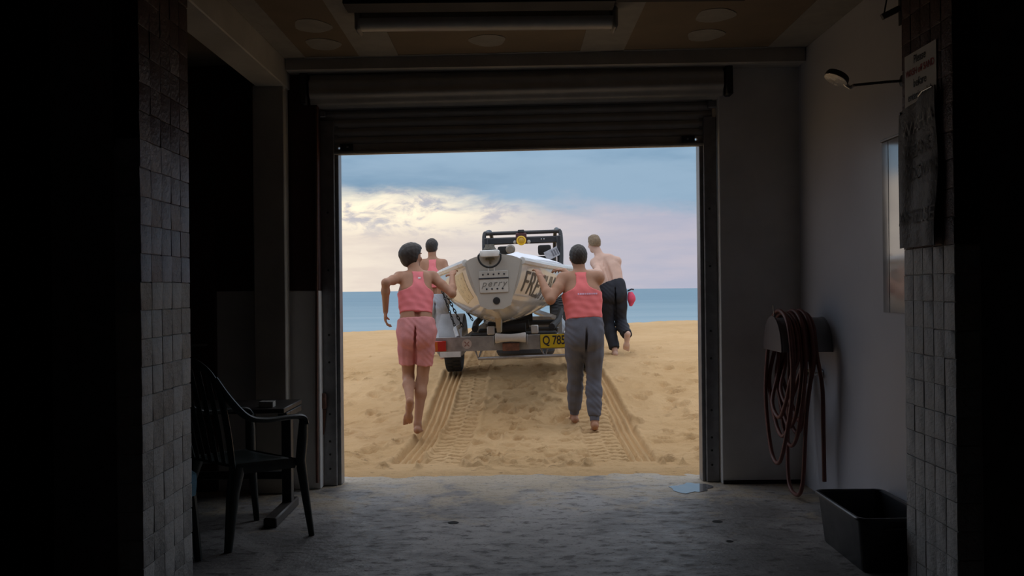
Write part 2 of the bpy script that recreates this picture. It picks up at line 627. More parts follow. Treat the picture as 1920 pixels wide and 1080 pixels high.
# coil of rolled curtain
prof = []
for k in range(64):
    a = 2 * math.pi * k / 64
    rr = 0.122 + 0.007 * math.cos(a * 9)
    prof.append((rr * math.cos(a), rr * math.sin(a) * .92))
cl = MB()
cl.ring_loft([[(x, -0.085 + a, 0.43 + bb_) for a, bb_ in prof] for x in (-W2 - .05, W2 + .05)])
local(cl.build("shutter_coil", mat("shutter_coil_paint", (0.42, 0.40, 0.37), 0.38, var=0.1, scale=6), angle=50))
for sx_ in (-1, 1):
    local(MB().box((sx_ * (W2 + 0.09), -0.05, 0.47), (0.05, 0.3, 0.30), bev=0.01).build("end_bracket", M_blackm))
    local(MB().box((sx_ * (W2 + 0.02), -0.02, 0.285), (0.1, 0.06, 0.05), bev=0.006).build("guide_mouth", M_steel))
for side, x0, x1 in (("l", -1.345, -1.228), ("r", 1.342, 1.43)):
    g = MB().box(((x0 + x1) / 2, 6.885, 1.27), (x1 - x0, 0.055, 2.54), bev=0.004)
    xi = x1 if side == "l" else x0
    g.box((xi + (0.012 if side == "l" else -0.012), 6.95, 1.27), (0.026, 0.12, 2.54), bev=0.003)
    go = g.build("trim_1" if side == "l" else "trim_2", M_steel, smooth=False)
    struct(go, "steel shutter guide at the %s edge of the doorway" % ("red conduit" if side == "l" else "pale wall"), "guide")
    for z in (0.12, 0.22, 0.31, 0.5, 0.86, 1.05, 1.5, 1.9):
        MB().lathe([(0.008, 0), (0.008, -0.004), (0.0045, -0.007)], ((x0 + x1) / 2 + (0.012 if side == "l" else -0.008), 6.858, z), axis='y', n=8).build("bolt_head", M_blackm, go)
# conduit and latch block beside the left guide
cd = MB().tube([P(594, 200, 6.74), P(594, 545, 6.74), P(594, 738, 6.74), P(595, 905, 6.74)], 0.009, 8).build("conduit_pipe", M_rust)
tag(cd, "thin rust red conduit running down beside the left shutter guide", "pipe")
lt = thing("door_latch", "rusty brown latch block on the left shutter guide", "latch", P(604, 800, 6.84))
MB().box(P(604, 752, 6.835), (0.058, 0.035, 0.11), bev=0.008).build("latch_body", M_rust, lt)
MB().prism([P(597, 768, 6.838), P(611, 768, 6.838), P(607, 815, 6.838), P(601, 815, 6.838)], (0, 0.02, 0)).build("latch_tongue", M_rust, lt, smooth=False)
MB().tube([P(604, 815, 6.845), P(604, 900, 6.845)], 0.007, 8).build("latch_rod", M_rust, lt)
# ================================================================== beach, sea
def base_z(x, d):
    z = np.interp(d, [6.9, 7.15, 8.5, 9.2, 10, 11, 12, 14, 17, 20, 24, 30, 45, 60, 120], [-.01, 0, .015, .04, .14, .295, .42, .485, .515, .53, .46, .0, -1.2, -2.0, -3.5])
    r = np.clip((d - 7.2) / 3.0, 0, 1) * np.clip((34 - d) / 12, 0, 1)
    return z + 0.026 * np.clip(x, -8, 12) * r


TRACKS = [
    ("rib", [(-0.93, 6.9), (-0.86, 7.4), (-0.80, 8.6), (-0.75, 9.8), (-0.70, 12.0)], 0.115),
    ("rib", [(1.04, 6.9), (1.01, 7.5), (1.02, 8.6), (1.02, 9.6), (0.92, 12.0)], 0.115),
    ("lug", [(-0.60, 6.9), (-0.56, 7.4), (-0.52, 8.6), (-0.47, 10), (-0.42, 12.5), (-.35, 18)], 0.15),
    ("lug", [(0.72, 6.9), (0.76, 7.6), (0.78, 9.0), (0.80, 11), (.85, 18)], 0.165),
]


def sand_detail(x, d):
    fade = np.clip((40 - d) / 15, 0, 1)
    h = 0.030 * fbm(x * 1.1 + 3, d * 0.8, 3, 3) + 0.030 * fbm(x * 3.1, d * 2.2, 3, 9)
    h = h + 0.022 * fbm(x * 8, d * 7, 4, 21) * np.clip((16 - d) / 6, 0.3, 1)
    rg_ = 0.5 - np.abs(fbm(x * 5.5 + 2, d * 6.5, 3, 51))
    h = h + 0.030 * np.clip(rg_ - .30, 0, 1) * np.clip((15 - d) / 5, 0.0, 1) - 0.030 * np.clip(fbm(x * 12, d * 15, 2, 61) - .22, 0, 1) * np.clip((14 - d) / 4, 0, 1)
    # churned sand by the threshold
    ch = np.clip((8.6 - d) / 1.2, 0, 1)
    h = h + ch * 0.036 * fbm(x * 11, d * 13, 3, 31) + ch * .012 * np.abs(fbm(x * 20, d * 24, 2, 35))
    # foot prints
    for fx, fd, fr, fa, dp in PRINTS:
        m = (np.abs(x - fx) < 0.42) & (np.abs(d - fd) < 0.42)
        if not m.any():
            continue
        xx, dd = x[m] - fx, d[m] - fd
        ca, sa = math.cos(fa), math.sin(fa)
        u = (xx * ca + dd * sa) / (fr * 0.5)
        w_ = (-xx * sa + dd * ca) / fr
        q = np.sqrt(u * u + w_ * w_)
        h[m] += -dp * np.exp(-(q ** 6) * 0.9) + dp * 0.45 * np.exp(-((q - 1.35) / 0.32) ** 2)
    for kind, path, hw in TRACKS:
        pd = [p[1] for p in path]
        px_ = [p[0] for p in path]
        u = x - np.interp(d, pd, px_)
        a = np.abs(u)
        m = np.clip((hw - a) / 0.025, 0, 1)
        end = np.clip((pd[-1] - d) / 0.2, 0, 1)
        soft = np.clip((d - 7.35) / 0.5, 0, 1) * 0.75 + 0.25
        if kind == "rib":
            g = -0.034 + 0.020 * np.cos(2 * math.pi * u / 0.058)
        else:
            ph = (d * 1.0 + a * 0.35) / 0.15 + 0.5 * (u > 0)
            g = -0.004 - 0.045 * np.clip(np.sin(2 * math.pi * ph) * 2.2 - 0.7, 0, 1) * (a > 0.012) + 0.010 * fbm(x * 30, d * 30, 2, 4)
        keep = 1 - 0.75 * m * end
        h = h * keep + m * end * g * soft
        h += 0.012 * np.exp(-((a - hw - 0.02) / 0.02) ** 2) * end * soft
    return h * fade


PRINTS = []
for k in range(420):
    fd = 7.2 + 16 * RNG.rand() ** 1.7
    fx = RNG.uniform(-0.34, 0.36) * fd
    PRINTS.append((fx, fd, RNG.uniform(.06, .13), RNG.uniform(-.6, .6), RNG.uniform(.012, .042)))
for k in range(330):
    fd = 7.15 + 5.0 * RNG.rand()
    fx = RNG.choice([RNG.uniform(1.2, 2.6), RNG.uniform(-.3, .7), RNG.uniform(-2.6, -1.0)])
    PRINTS.append((fx * (0.6 + fd / 20), fd, RNG.uniform(.04, .10), RNG.uniform(-1.2, 1.2), RNG.uniform(.015, .05)))

xs = np.concatenate([np.array([-120, -80, -55, -38, -28, -21, -16, -12.5, -10, -8, -6.8]), np.arange(-6, -2.6, .06), np.arange(-2.6, -1.1, .03), np.arange(-1.1, 1.2, .0135), np.arange(1.2, 2.8, .03), np.arange(2.8, 7, .06),
                     np.array([7.2, 8, 10, 12.5, 16, 21, 28, 38, 55, 80, 120])])
ds = np.concatenate([np.arange(7.10, 9.6, .016), np.arange(9.6, 13, .024), np.arange(13, 21, .05), np.arange(21, 34, .18), np.array([35, 38, 42, 47, 53, 60, 75, 100, 120])])
GX, GD = np.meshgrid(xs, ds)
GZ = base_z(GX, GD) + sand_detail(GX.copy(), GD.copy())
# thin irregular feather edge of sand over the end of the concrete apron
edge = -0.010 + 0.11 * (GD - 7.09) + 0.016 * fbm(GX * 6, GD * 6 + GX * 2, 4, 77) + 0.006 * fbm(GX * 1.3, GD * 0 + 3.3, 2, 78)
lip = np.clip((GD - 7.22) / 0.22, 0, 1)
GZ = np.maximum(GZ, np.where(GD < 7.7, 0.012 - 0.03 * np.clip(GD - 7.34, 0, 1), -9)) * lip + (1 - lip) * edge
ny, nx = GX.shape
verts = np.stack([GX, GD, GZ], -1).reshape(-1, 3)
ii = np.arange(ny * nx).reshape(ny, nx)
quads = np.stack([ii[:-1, :-1], ii[:-1, 1:], ii[1:, 1:], ii[1:, :-1]], -1).reshape(-1, 4)


def np_mesh(name, verts, quads):
    me = bpy.data.meshes.new(name)
    me.vertices.add(len(verts))
    me.vertices.foreach_set("co", np.asarray(verts, np.float32).ravel())
    k = quads.shape[1]
    me.loops.add(len(quads) * k)
    me.loops.foreach_set("vertex_index", np.asarray(quads, np.int32).ravel())
    me.polygons.add(len(quads))
    me.polygons.foreach_set("loop_start", np.arange(0, len(quads) * k, k, dtype=np.int32))
    me.polygons.foreach_set("loop_total", np.full(len(quads), k, np.int32))
    me.update(calc_edges=True)
    me.validate()
    return me


M_sand = bpy.data.materials.new("beach_sand")
M_sand.use_nodes = True
t = NT(M_sand.node_tree)
b = t.n["Principled BSDF"]
v = t.new("ShaderNodeTexCoord").outputs["Object"]
n_big = t.noise(v, 0.9, 5, 0.6)
n_mid = t.noise(v, 7.0, 6, 0.65)
n_fin = t.noise(v, 260.0, 2, 0.6)
c = t.mix(t.maprange(n_big, 0.3, 0.7), (0.59, 0.375, 0.18), (0.68, 0.45, 0.235))
c = t.mix(t.math('MULTIPLY', t.maprange(n_mid, 0.58, 0.75), 0.45), c, (0.40, 0.255, 0.13))
n_cl = t.noise(t.vmath('MULTIPLY', v, (1.0, 2.2, 1.0)), 9.0, 5, 0.7)
spy = t.new('ShaderNodeSeparateXYZ')
t.link(v, spy.inputs[0])
deb = t.math('MULTIPLY', t.maprange(n_cl, 0.60, 0.68), t.maprange(spy.outputs[1], 8.9, 7.3))
c = t.mix(t.math('MULTIPLY', deb, 0.7), c, (0.20, 0.12, 0.06))
c = t.mix(t.math('MULTIPLY', t.maprange(n_fin, 0.4, 0.75), 0.25), c, (0.74, 0.52, 0.28))
t.link(c, b.inputs["Base Color"])
b.inputs["Roughness"].default_value = 0.95
b.inputs["Specular IOR Level"].default_value = 0.15
bn = t.new("ShaderNodeBump")
bn.inputs["Strength"].default_value = 0.9
bn.inputs["Distance"].default_value = 0.016
t.link(t.math('ADD', t.noise(v, 28.0, 5, 0.7), t.math('MULTIPLY', n_fin, 0.25)), bn.inputs["Height"])
t.link(bn.outputs[0], b.inputs["Normal"])
beach = finish("beach", np_mesh("beach", verts, quads), M_sand, angle=None)
struct(beach, "golden beach sand with tyre tracks and footprints", "beach")

# dark clods of damp sand and weed near the threshold
M_clod = mat("damp_sand_clod", (0.10, 0.062, 0.032), 0.9, var=0.3, scale=30)


def zs(x, d):
    X_, D_ = np.array([[float(x)]]), np.array([[float(d)]])
    return float((base_z(X_, D_) + sand_detail(X_.copy(), D_.copy()))[0, 0])


M_sea = bpy.data.materials.new("sea_water")
M_sea.use_nodes = True
t = NT(M_sea.node_tree)
b = t.n["Principled BSDF"]
v = t.new("ShaderNodeTexCoord").outputs["Object"]
sepn = t.new("ShaderNodeSeparateXYZ")
t.link(v, sepn.inputs[0])
wv = t.vmath('MULTIPLY', v, (0.25, 1.0, 1.0))
nA = t.noise(wv, 0.09, 5, 0.6)
nB = t.noise(wv, 0.9, 4, 0.6)
shal = t.maprange(sepn.outputs[1], 50.0, 260.0)      # paler over the shallows
deepc = t.mix(t.maprange(nA, 0.35, 0.7), (0.12, 0.225, 0.295), (0.155, 0.265, 0.335))
shalc = t.mix(t.maprange(nA, 0.35, 0.7), (0.20, 0.31, 0.37), (0.26, 0.36, 0.41))
t.link(t.mix(shal, shalc, deepc), b.inputs["Base Color"])
b.inputs["Roughness"].default_value = 0.5
b.inputs["Specular IOR Level"].default_value = 0.3
bn = t.new("ShaderNodeBump")
bn.inputs["Strength"].default_value = 0.35
bn.inputs["Distance"].default_value = 0.4
t.link(nB, bn.inputs["Height"])
t.link(bn.outputs[0], b.inputs["Normal"])
# gentle swells as real relief near the shore, flat beyond
sxs = np.concatenate([np.array([-9000, -4000, -1500, -600, -250, -120]), np.linspace(-70, 70, 60), np.array([120, 250, 600, 1500, 4000, 9000])])
sds = np.concatenate([np.arange(34, 200, 0.8), np.array([205, 215, 230, 250, 280, 330, 400, 520, 700, 1000, 1600, 3000, 6000, 12000])])
SX, SD = np.meshgrid(sxs, sds)
amp = np.clip((190 - SD) / 120, 0, 1)
SZ = -1.45 + amp * 0.10 * (np.exp(2.2 * np.sin(SD * 0.55 + 1.5 * fbm(SX * .03, SD * .02, 2, 5) * 4)) / 9.0 - .2) * (0.6 + fbm(SX * .05, SD * .04, 3, 8))
sn_, sm_ = SX.shape
si = np.arange(sn_ * sm_).reshape(sn_, sm_)
sq = np.stack([si[:-1, :-1], si[:-1, 1:], si[1:, 1:], si[1:, :-1]], -1).reshape(-1, 4)
sea = finish("sea", np_mesh("sea", np.stack([SX, SD, SZ], -1).reshape(-1, 3), sq), M_sea, angle=None)
struct(sea, "calm blue sea reaching to the horizon", "sea")
# ================================================================== things in the shed
M_plastic = mat("dark_green_plastic", (0.022, 0.030, 0.028), 0.38, var=0.15, scale=12)
M_tub = mat("black_tub_plastic", (0.016, 0.017, 0.02), 0.36, var=0.15, scale=10)
M_hose = mat("red_brown_rubber_hose", (0.17, 0.055, 0.04), 0.5, var=0.2, scale=20)
M_hanger = mat("grey_hose_hanger", (0.24, 0.24, 0.25), 0.45, var=0.12, scale=9)
M_chrome = mat("worn_chrome", (0.6, 0.6, 0.6), 0.25, metal=1.0, var=0.15, scale=30)
M_wood = mat("dark_table_wood", (0.035, 0.028, 0.024), 0.45, var=0.3, scale=14)


# ---- plastic armchair (local: +y forward, +x its right)
def make_chair(label):
    r = thing("plastic_chair", label, "chair", group=None)
    # seat: shallow dished slab with front lip
    nx_, ny_ = 12, 12
    rings = []
    top, bot = [], []
    s = MB()
    g = []
    for j in range(ny_ + 1):
        row = []
        f = j / ny_
        y = -0.22 + 0.45 * f
        hw = 0.205 + 0.035 * f
        for i in range(nx_ + 1):
            u = -1 + 2 * i / nx_
            z = 0.445 - 0.016 * (1 - u * u) * math.sin(math.pi * min(1, f * 1.05)) - 0.035 * max(0, f - 0.86) / 0.14 - 0.01 * (abs(u) > .95)
            row.append((u * hw, y, z))
        g.append(row)
    rings = [[*row, *[(x, y, z - 0.016) for x, y, z in row[::-1]]] for row in g]
    s.ring_loft(rings)
    seat = s.build("seat", M_plastic, r)
    # apron under the seat edge
    ap = MB()
    ap.tube([(-0.22, -0.20, 0.42), (-0.24, 0.20, 0.41), (-0.2, 0.235, 0.40), (0.2, 0.235, 0.40), (0.24, 0.20, 0.41), (0.22, -0.20, 0.42)], 0.028, 8, side=(0, 0, 1), flat=0.007)
    ap.build("seat_rim", M_plastic, seat)
    # back: arched frame and slats, leaning back
    def bp(x, z):
        f = (z - 0.43) / 0.55
        return (x, -0.215 - 0.12 * f - 0.03 * (1 - (x / 0.26) ** 2) * (0.4 + f * .6), z)
    arch = [bp(-0.205, 0.43), bp(-0.225, 0.6), bp(-0.225, 0.78), bp(-0.19, 0.90), bp(-0.11, 0.965), bp(0, 0.985), bp(0.11, 0.965), bp(0.19, 0.90), bp(0.225, 0.78), bp(0.225, 0.6), bp(0.205, 0.43)]
    bk = MB().tube(spline(arch, 5), 0.030, 10, side=(1, 0, 0.0), flat=0.012)
    back = bk.build("backrest", M_plastic, r)
    for k in range(5):
        x = -0.145 + 0.0725 * k
        ztop = 0.965 - 1.3 * x * x - 0.02
        MB().tube([bp(x * .92, 0.44), bp(x, 0.62), bp(x * 1.02, 0.8), bp(x * 1.02, ztop)], [0.020, .026, .026, .020], 8, side=(1, 0, 0), flat=0.007).build("slat", M_plastic, back)
    for sx_ in (-1, 1):
        # arm swooping from the upper back, forward and over into the front leg
        path = spline([(sx_ * .20, -.33, .90), (sx_ * .245, -.27, .80), (sx_ * .275, -.17, .70), (sx_ * .285, -.05, .672), (sx_ * .285, .12, .672), (sx_ * .28, .215, .665), (sx_ * .272, .245, .63)], 5)
        MB().tube(path, 0.036, 10, side=(1, 0, 0.15), flat=0.015).build("armrest", M_plastic, r)
        MB().tube([(sx_ * .272, .24, .645), (sx_ * .262, .24, .55), (sx_ * .25, .232, .42), (sx_ * .262, .262, .2), (sx_ * .275, .29, .0)], [.03, .038, .036, .026, .018], 10, side=(0, 1, 0), flat=[.018, .02, .022, .02, .017]).build("leg", M_plastic, r)
        MB().tube([(sx_ * .21, -.19, .43), (sx_ * .225, -.23, .3), (sx_ * .245, -.28, .0)], [.055, .045, .026], 10, side=(0, 1, 0), flat=[.022, .02, .017]).build("leg", M_plastic, r)
    for o_ in [r] + list(r.children_recursive):
        if o_.type == 'MESH':
            o_.data.transform(Matrix.Diagonal((1, 0.88, 1, 1)))
    return r


ch1 = make_chair("dark green plastic armchair standing clear of the left brick pillar")
ang = math.atan2(0.68, 0.73)      # heading away to the right
ch1.location = (-1.50, 5.475, 0.0)
ch1.rotation_euler = (0, 0, -ang)
# low stool peeping out from behind the pillar
st = thing("plastic_stool", "low dark plastic stool mostly hidden behind the left brick pillar", "stool", (-1.758, 4.83, 0))
MB().box((-1.758, 4.83, 0.43), (0.30, 0.30, 0.03), bev=0.012, seg=2).build("seat", M_plastic, st)
MB().box((-1.758, 4.83, 0.39), (0.27, 0.27, 0.05), bev=0.01).build("apron", M_plastic, st)
for sx_ in (-1, 1):
    for sy_ in (-1, 1):
        MB().tube([(-1.758 + sx_ * .125, 4.83 + sy_ * .125, .415), (-1.758 + sx_ * .14, 4.83 + sy_ * .14, .25), (-1.758 + sx_ * .16, 4.83 + sy_ * .155, 0)], [.028, .026, .02], 8).build("leg", M_plastic, st)
# pale blue towel on the hidden chair, hanging over its front edge
tw_ = MB()
rg = []
for k in range(15):
    f = k / 14
    if f < 0.6:
        x, z = -1.898 + 0.30 * f / 0.6, 0.464
    else:
        x, z = -1.591 + 0.004 * math.sin((f - .6) * 9), 0.462 - (f - 0.6) / 0.4 * 0.12
    ys = [4.72 + 0.22 * i / 9 for i in range(10)]
    nrm = (0, .006) if f < 0.6 else (.006, 0)
    rg.append([(x, y, z + .003 * math.sin(i * 2.1)) for i, y in enumerate(ys)] + [(x - nrm[0], y, z - nrm[1] + .003 * math.sin(i * 2.1)) for i, y in list(enumerate(ys))[::-1]])
tw_.ring_loft(rg)
tag(tw_.build("towel", mat("pale_blue_towel", (0.16, 0.33, 0.45), 0.9, var=0.15, scale=40, bump=.4, bscale=200)), "pale blue towel over the edge of the hidden stool", "towel")

# ---- table behind the chair
tb = thing("trestle_table", "dark narrow table with a T shaped foot behind the plastic chair", "table", (-1.95, 6.1, 0))
MB().box((-1.93, 6.19, 0.635), (1.10, 0.50, 0.032), bev=0.005).build("tabletop", M_wood, tb)
for x in (-1.40, -2.42):
    lg = MB().box((x, 6.11, 0.335), (0.058, 0.07, 0.57), bev=0.004).build("leg", M_blackm, tb)
    MB().box((x, 5.95, 0.029), (0.075, 0.60, 0.058), bev=0.008).build("foot", M_wood, lg)
    MB().box((x, 6.19, 0.60), (0.055, 0.42, 0.038), bev=0.004).build("top_bracket", M_blackm, lg)
MB().box((-1.91, 6.14, 0.215), (0.98, 0.03, 0.05), bev=0.004).build("stretcher", M_blackm, tb)
bxw = thing("small_box", "small off-white box on the dark table", "box", (-1.50, 6.02, 0.651))
MB().box((-1.50, 6.02, 0.667), (0.085, 0.07, 0.032), bev=0.003).build("carton", mat("off_white_card", (0.55, 0.53, 0.48), 0.7), bxw)
MB().box((-1.50, 6.02, 0.685), (0.087, 0.072, 0.004), bev=0.001).build("lid", mat("grey_card", (0.45, 0.43, 0.40), 0.7), bxw)

# ---- hose hanger on the right wall
hx0, hx1, hc, hr, hz = 1.66, 1.985, 6.315, 0.205, 0.945
hg = thing("hose_hanger", "grey half drum hose hanger fixed to the pale side wall", "hose hanger", (1.98, hc, hz))
arc = lambda r_, n_=20: [(hc + r_ * math.cos(math.pi * k / n_), hz + r_ * 1.02 * math.sin(math.pi * k / n_)) for k in range(n_ + 1)]
sh = MB()
ao, ai = arc(hr), arc(hr - 0.008)
sh.ring_loft([[(x, y, z) for y, z in ao] + [(x, y, z) for y, z in ai[::-1]] for x in (hx0 + .004, hx1 - .002)])
sh.build("drum_shell", M_hanger, hg)
ec = MB().prism([(hx0, y, z) for y, z in arc(hr + 0.012)], (0.01, 0, 0)).build("end_plate", mat("dark_end_plate", (0.09, 0.07, 0.07), 0.5), hg, smooth=False)
MB().prism([(hx1 - .012, y, z) for y, z in arc(hr + 0.004)], (0.01, 0, 0)).build("wall_plate", M_hanger, hg, smooth=False)
MB().tube([(hx0 + .02, hc + .01, hz + hr), (hx0 + .018, hc + .01, hz + hr + .03), (hx0 + .01, hc, hz + hr + .085)], 0.003, 6).build("retaining_wire", M_steel, hg)

hose_pts = []
wraps = [(1.72, .23), (1.70, .40), (1.745, .52), (1.765, .46), (1.785, .34), (1.80, .60), (1.815, .5), (1.83, .03), (1.845, .42), (1.86, .55)]
for i, (x, zb) in enumerate(wraps):
    rr = hr + 0.024 + (0.018 if i % 3 == 1 else 0)
    hose_pts += [(x, hc + rr, hz + .02), (x + .004, hc + rr * .72, hz + rr * .74), (x + .008, hc, hz + rr * 1.03), (x + .012, hc - rr * .72, hz + rr * .74), (x + .016, hc - rr, hz - .02)]
    nxx = wraps[i + 1][0] if i + 1 < len(wraps) else x
    if i + 1 < len(wraps):
        wob = 0.05 * math.sin(i * 2.3)
        mid = (x + nxx) / 2 - 0.035 + wob * .6
        hz_low = zb + .09
        hose_pts += [(x - .0 + wob * .5, hc - rr * (.96 if zb > .1 else .75), (hz + zb) / 2 + .06), (mid + .01, hc - rr * .62, hz_low), (mid, hc - rr * .12, zb), (mid - .005, hc + rr * .45, hz_low), (nxx - .03 - wob * .4, hc + rr * .93, (hz + zb) / 2 + .06)]
    else:
        hose_pts += [(x + .045, hc - rr - .01, .72), (x + .048, hc - rr - .01, .45), (x + .05, hc - rr - .012, .15)]
ho = MB().tube(spline(hose_pts, 7), 0.013, 8).build("garden_hose", M_hose, angle=None)
tag(ho, "red brown rubber hose looped in long coils over the wall hanger", "hose")

# ---- tap below the hanger
tp = thing("wall_tap", "small brass and chrome tap on the wall below the hose hanger", "tap", (1.985, 6.33, .79))
MB().lathe([(.004, 0), (.034, 0), (.036, -.006), (.03, -.012), (.013, -.016), (.012, -.07), (.016, -.075), (.016, -.1), (.006, -.104)], (1.985, 6.33, .79), axis='x', n=16).build("tap_body", M_chrome, tp)
MB().tube([(1.895, 6.33, .79), (1.88, 6.30, .785), (1.875, 6.285, .755), (1.875, 6.285, .735)], .010, 8).build("spout", M_chrome, tp)
MB().box((1.90, 6.33, .815), (.008, .05, .012), bev=.003).box((1.90, 6.33, .803), (.01, .01, .025), bev=.002).build("lever", mat("tap_brass", (.35, .25, .12), .35, metal=1), tp)

# ---- black tub
tx0, tx1, ty0, ty1, th = 1.60, 1.972, 4.60, 5.29, 0.262
tub = thing("storage_tub", "open black plastic tub on the floor against the pale wall", "tub", ((tx0 + tx1) / 2, (ty0 + ty1) / 2, 0))


def rrect(cx, cy, hw, hd, r_, z, n_=5):
    out = []
    for q, (sx_, sy_) in enumerate(((1, 1), (-1, 1), (-1, -1), (1, -1))):
        for k in range(n_ + 1):
            a = math.pi / 2 * (q + k / n_)
            out.append((cx + sx_ * (hw - r_) + r_ * math.cos(a), cy + sy_ * (hd - r_) + r_ * math.sin(a), z))
    return out


cx, cy, hw, hd = (tx0 + tx1) / 2, (ty0 + ty1) / 2, (tx1 - tx0) / 2 - .015, (ty1 - ty0) / 2 - .015
sh = MB()
rings = [rrect(cx, cy, hw - .03, hd - .03, .03, 0.0), rrect(cx, cy, hw - .025, hd - .025, .035, 0.01), rrect(cx, cy, hw, hd, .04, th - .005),
         rrect(cx, cy, hw - .006, hd - .006, .036, th - .005), rrect(cx, cy, hw - .032, hd - .032, .03, 0.018)]
sh.ring_loft(rings)
sh.build("tub_body", M_tub, tub)
rm = MB()
rm.ring_loft([rrect(cx, cy, hw - .004, hd - .004, .04, th - .008), rrect(cx, cy, hw + .015, hd + .015, .05, th - .010), rrect(cx, cy, hw + .015, hd + .015, .05, th - .001), rrect(cx, cy, hw + .010, hd + .010, .048, th + .004), rrect(cx, cy, hw - .002, hd - .002, .04, th + .003)], loop=True)
rm.build("rim", M_tub, tub)
for sx_ in (-1, 1):
    MB().box((cx, cy + sx_ * (hd + .006), th - .05), (.12, .012, .012), bev=.003).build("grip", M_tub, tub)

# ---- shower arm high on the side wall
sw = thing("shower_head", "black round shower head on a thin wall arm", "shower", (1.985, 4.98, 2.38))
MB().tube([(1.985, 4.98, 2.385), (1.90, 4.98, 2.38), (1.73, 4.98, 2.365)], .0075, 8).build("arm", M_blackm, sw)
MB().lathe([(.006, 0), (.03, 0), (.028, -.008), (.01, -.012)], (1.985, 4.98, 2.385), axis='x', n=16).build("wall_flange", M_blackm, sw)
nt_ = Vector((-.48, -.1, -.87))
MB().tube([(1.735, 4.98, 2.365), (1.72, 4.98, 2.352), (1.70, 4.98, 2.366), (1.665, 4.98, 2.40)], .010, 8).build("swivel", M_chrome, sw)
tA, aA, bA = frame_axis(nt_)
hd_ = MB().lathe([(.008, -.03), (.03, -.026), (.058, -.014), (.062, 0), (.062, .012)], (1.652, 4.98, 2.405), axis=(tA, aA, bA), n=24).build("rose", M_blackm, sw)
MB().lathe([(.060, .012), (.060, .016), (.005, .017)], (1.652, 4.98, 2.405), axis=(tA, aA, bA), n=24).build("face_plate", M_chrome, hd_)

# ---- glossy splash panel on the side wall
M_pan = mat("glossy_white_panel", (0.50, 0.50, 0.53), 0.07, var=0.04, scale=2, spec=0.9, coat=1.0)
pn = thing("splash_panel", "glossy pale panel on the side wall mirroring the sky", "panel", (1.98, 5.0, 1.0))
MB().box((1.979, 5.205, 1.66), (.010, .085, .90), bev=.0015).build("sheet", M_pan, pn, smooth=False)
MB().box((1.979, 4.86, 1.66), (.010, .59, .90), bev=.0015).build("sheet", M_pan, pn, smooth=False)
MB().box((1.976, 4.905, 2.118), (.014, .70, .012), bev=.002).build("top_trim", M_steel, pn, smooth=False)
# ---- bracket high on the wall by the pillar
bk_ = thing("wall_bracket", "small dark steel bracket high on the wall by the pillar", "bracket", (1.985, 5.0, 2.74))
MB().box((1.935, 5.0, 2.735), (.10, .03, .03), rot=((0, 1, 0), -.45), bev=.003).build("arm", M_blackm, bk_)
MB().tube([(1.90, 5.0, 2.725), (1.93, 5.0, 2.88), (1.985, 5.0, 2.92)], .004, 6).build("stay_wire", M_blackm, bk_)
MB().box((1.982, 5.0, 2.80), (.006, .03, .26), bev=.001).build("back_plate", M_blackm, bk_)

# ---- notices on the right pillar (face at x = 1.795)
XF = 1.795


def face_pt(px, py):
    q = P(px, py, 1.0)
    d = XF / q.x
    return d, P(px, py, d).z


def wall_text(body, d, z, size, m, parent, xoff, bold=0.0, **kw):
    Mx = Matrix(((0, 0, -1, XF - xoff), (-1, 0, 0, d), (0, 1, 0, z), (0, 0, 0, 1)))
    me = text_mesh(body, size, Mx, bold=bold, **kw)
    return finish("lettering", me, m, parent, smooth=False)


dA, zA = face_pt(1698, 108)
dB, zB = face_pt(1757, 68)
_, zA2 = face_pt(1700, 205)
nt = thing("paper_notice", "white paper notice with black and red print on the pillar", "notice", (XF, (dA + dB) / 2, 2.1))
zt, zbm = 2.385, 2.145
cyn = (dA + dB) / 2
hw_n = (dA - dB) / 2
pg = MB()
pg.prism([(XF - .004, dA, zt), (XF - .004, dB, zt), (XF - .004, dB, zbm), (XF - .004, dA, zbm)], (.002, 0, 0))
pg.build("sheet", mat("white_paper", (.62, .62, .62), .7, var=.05), nt, smooth=False)
M_ink = mat("black_ink", (.015, .015, .015), .6)
M_red = mat("red_ink", (.32, .03, .03), .6)
wall_text("Please", cyn, 2.35, .052, M_ink, nt, .0055, bold=.001)
wall_text("WASH off SAND", cyn, 2.298, .042, M_red, nt, .0055, bold=.0012)
wall_text("before", cyn, 2.245, .052, M_ink, nt, .0055, bold=.001)
wall_text("entering club", cyn, 2.19, .049, M_ink, nt, .0055, bold=.001)

# chalked dark sheet, buckled, hanging in front of the pillar
d_far, d_near = 4.50, 4.11
z_lo, z_hi = 1.52, 2.155
sheet = thing("hanging_sheet", "buckled dark rubber sheet chalked with washing instructions on the pillar", "sheet", (XF, 4.3, z_lo))


def sheet_pt(f, g, off=0.0):
    """f 0..1 far to near, g 0..1 bottom to top"""
    d = d_far + (d_near - d_far) * f
    z = z_lo + (z_hi - z_lo) * g + 0.05 * (f - .35) * g
    x = XF - .022 - .006 * math.sin(f * 9 + 1.2 * g) - .003 * math.sin(f * 17 - g * 3) - .010 * math.sin(g * 3.2 + f * 1.2) ** 2 + .006 * g
    return Vector((x - off, d + .012 * math.sin(g * 8 + 1) * (1 if f > .5 else .6), z))


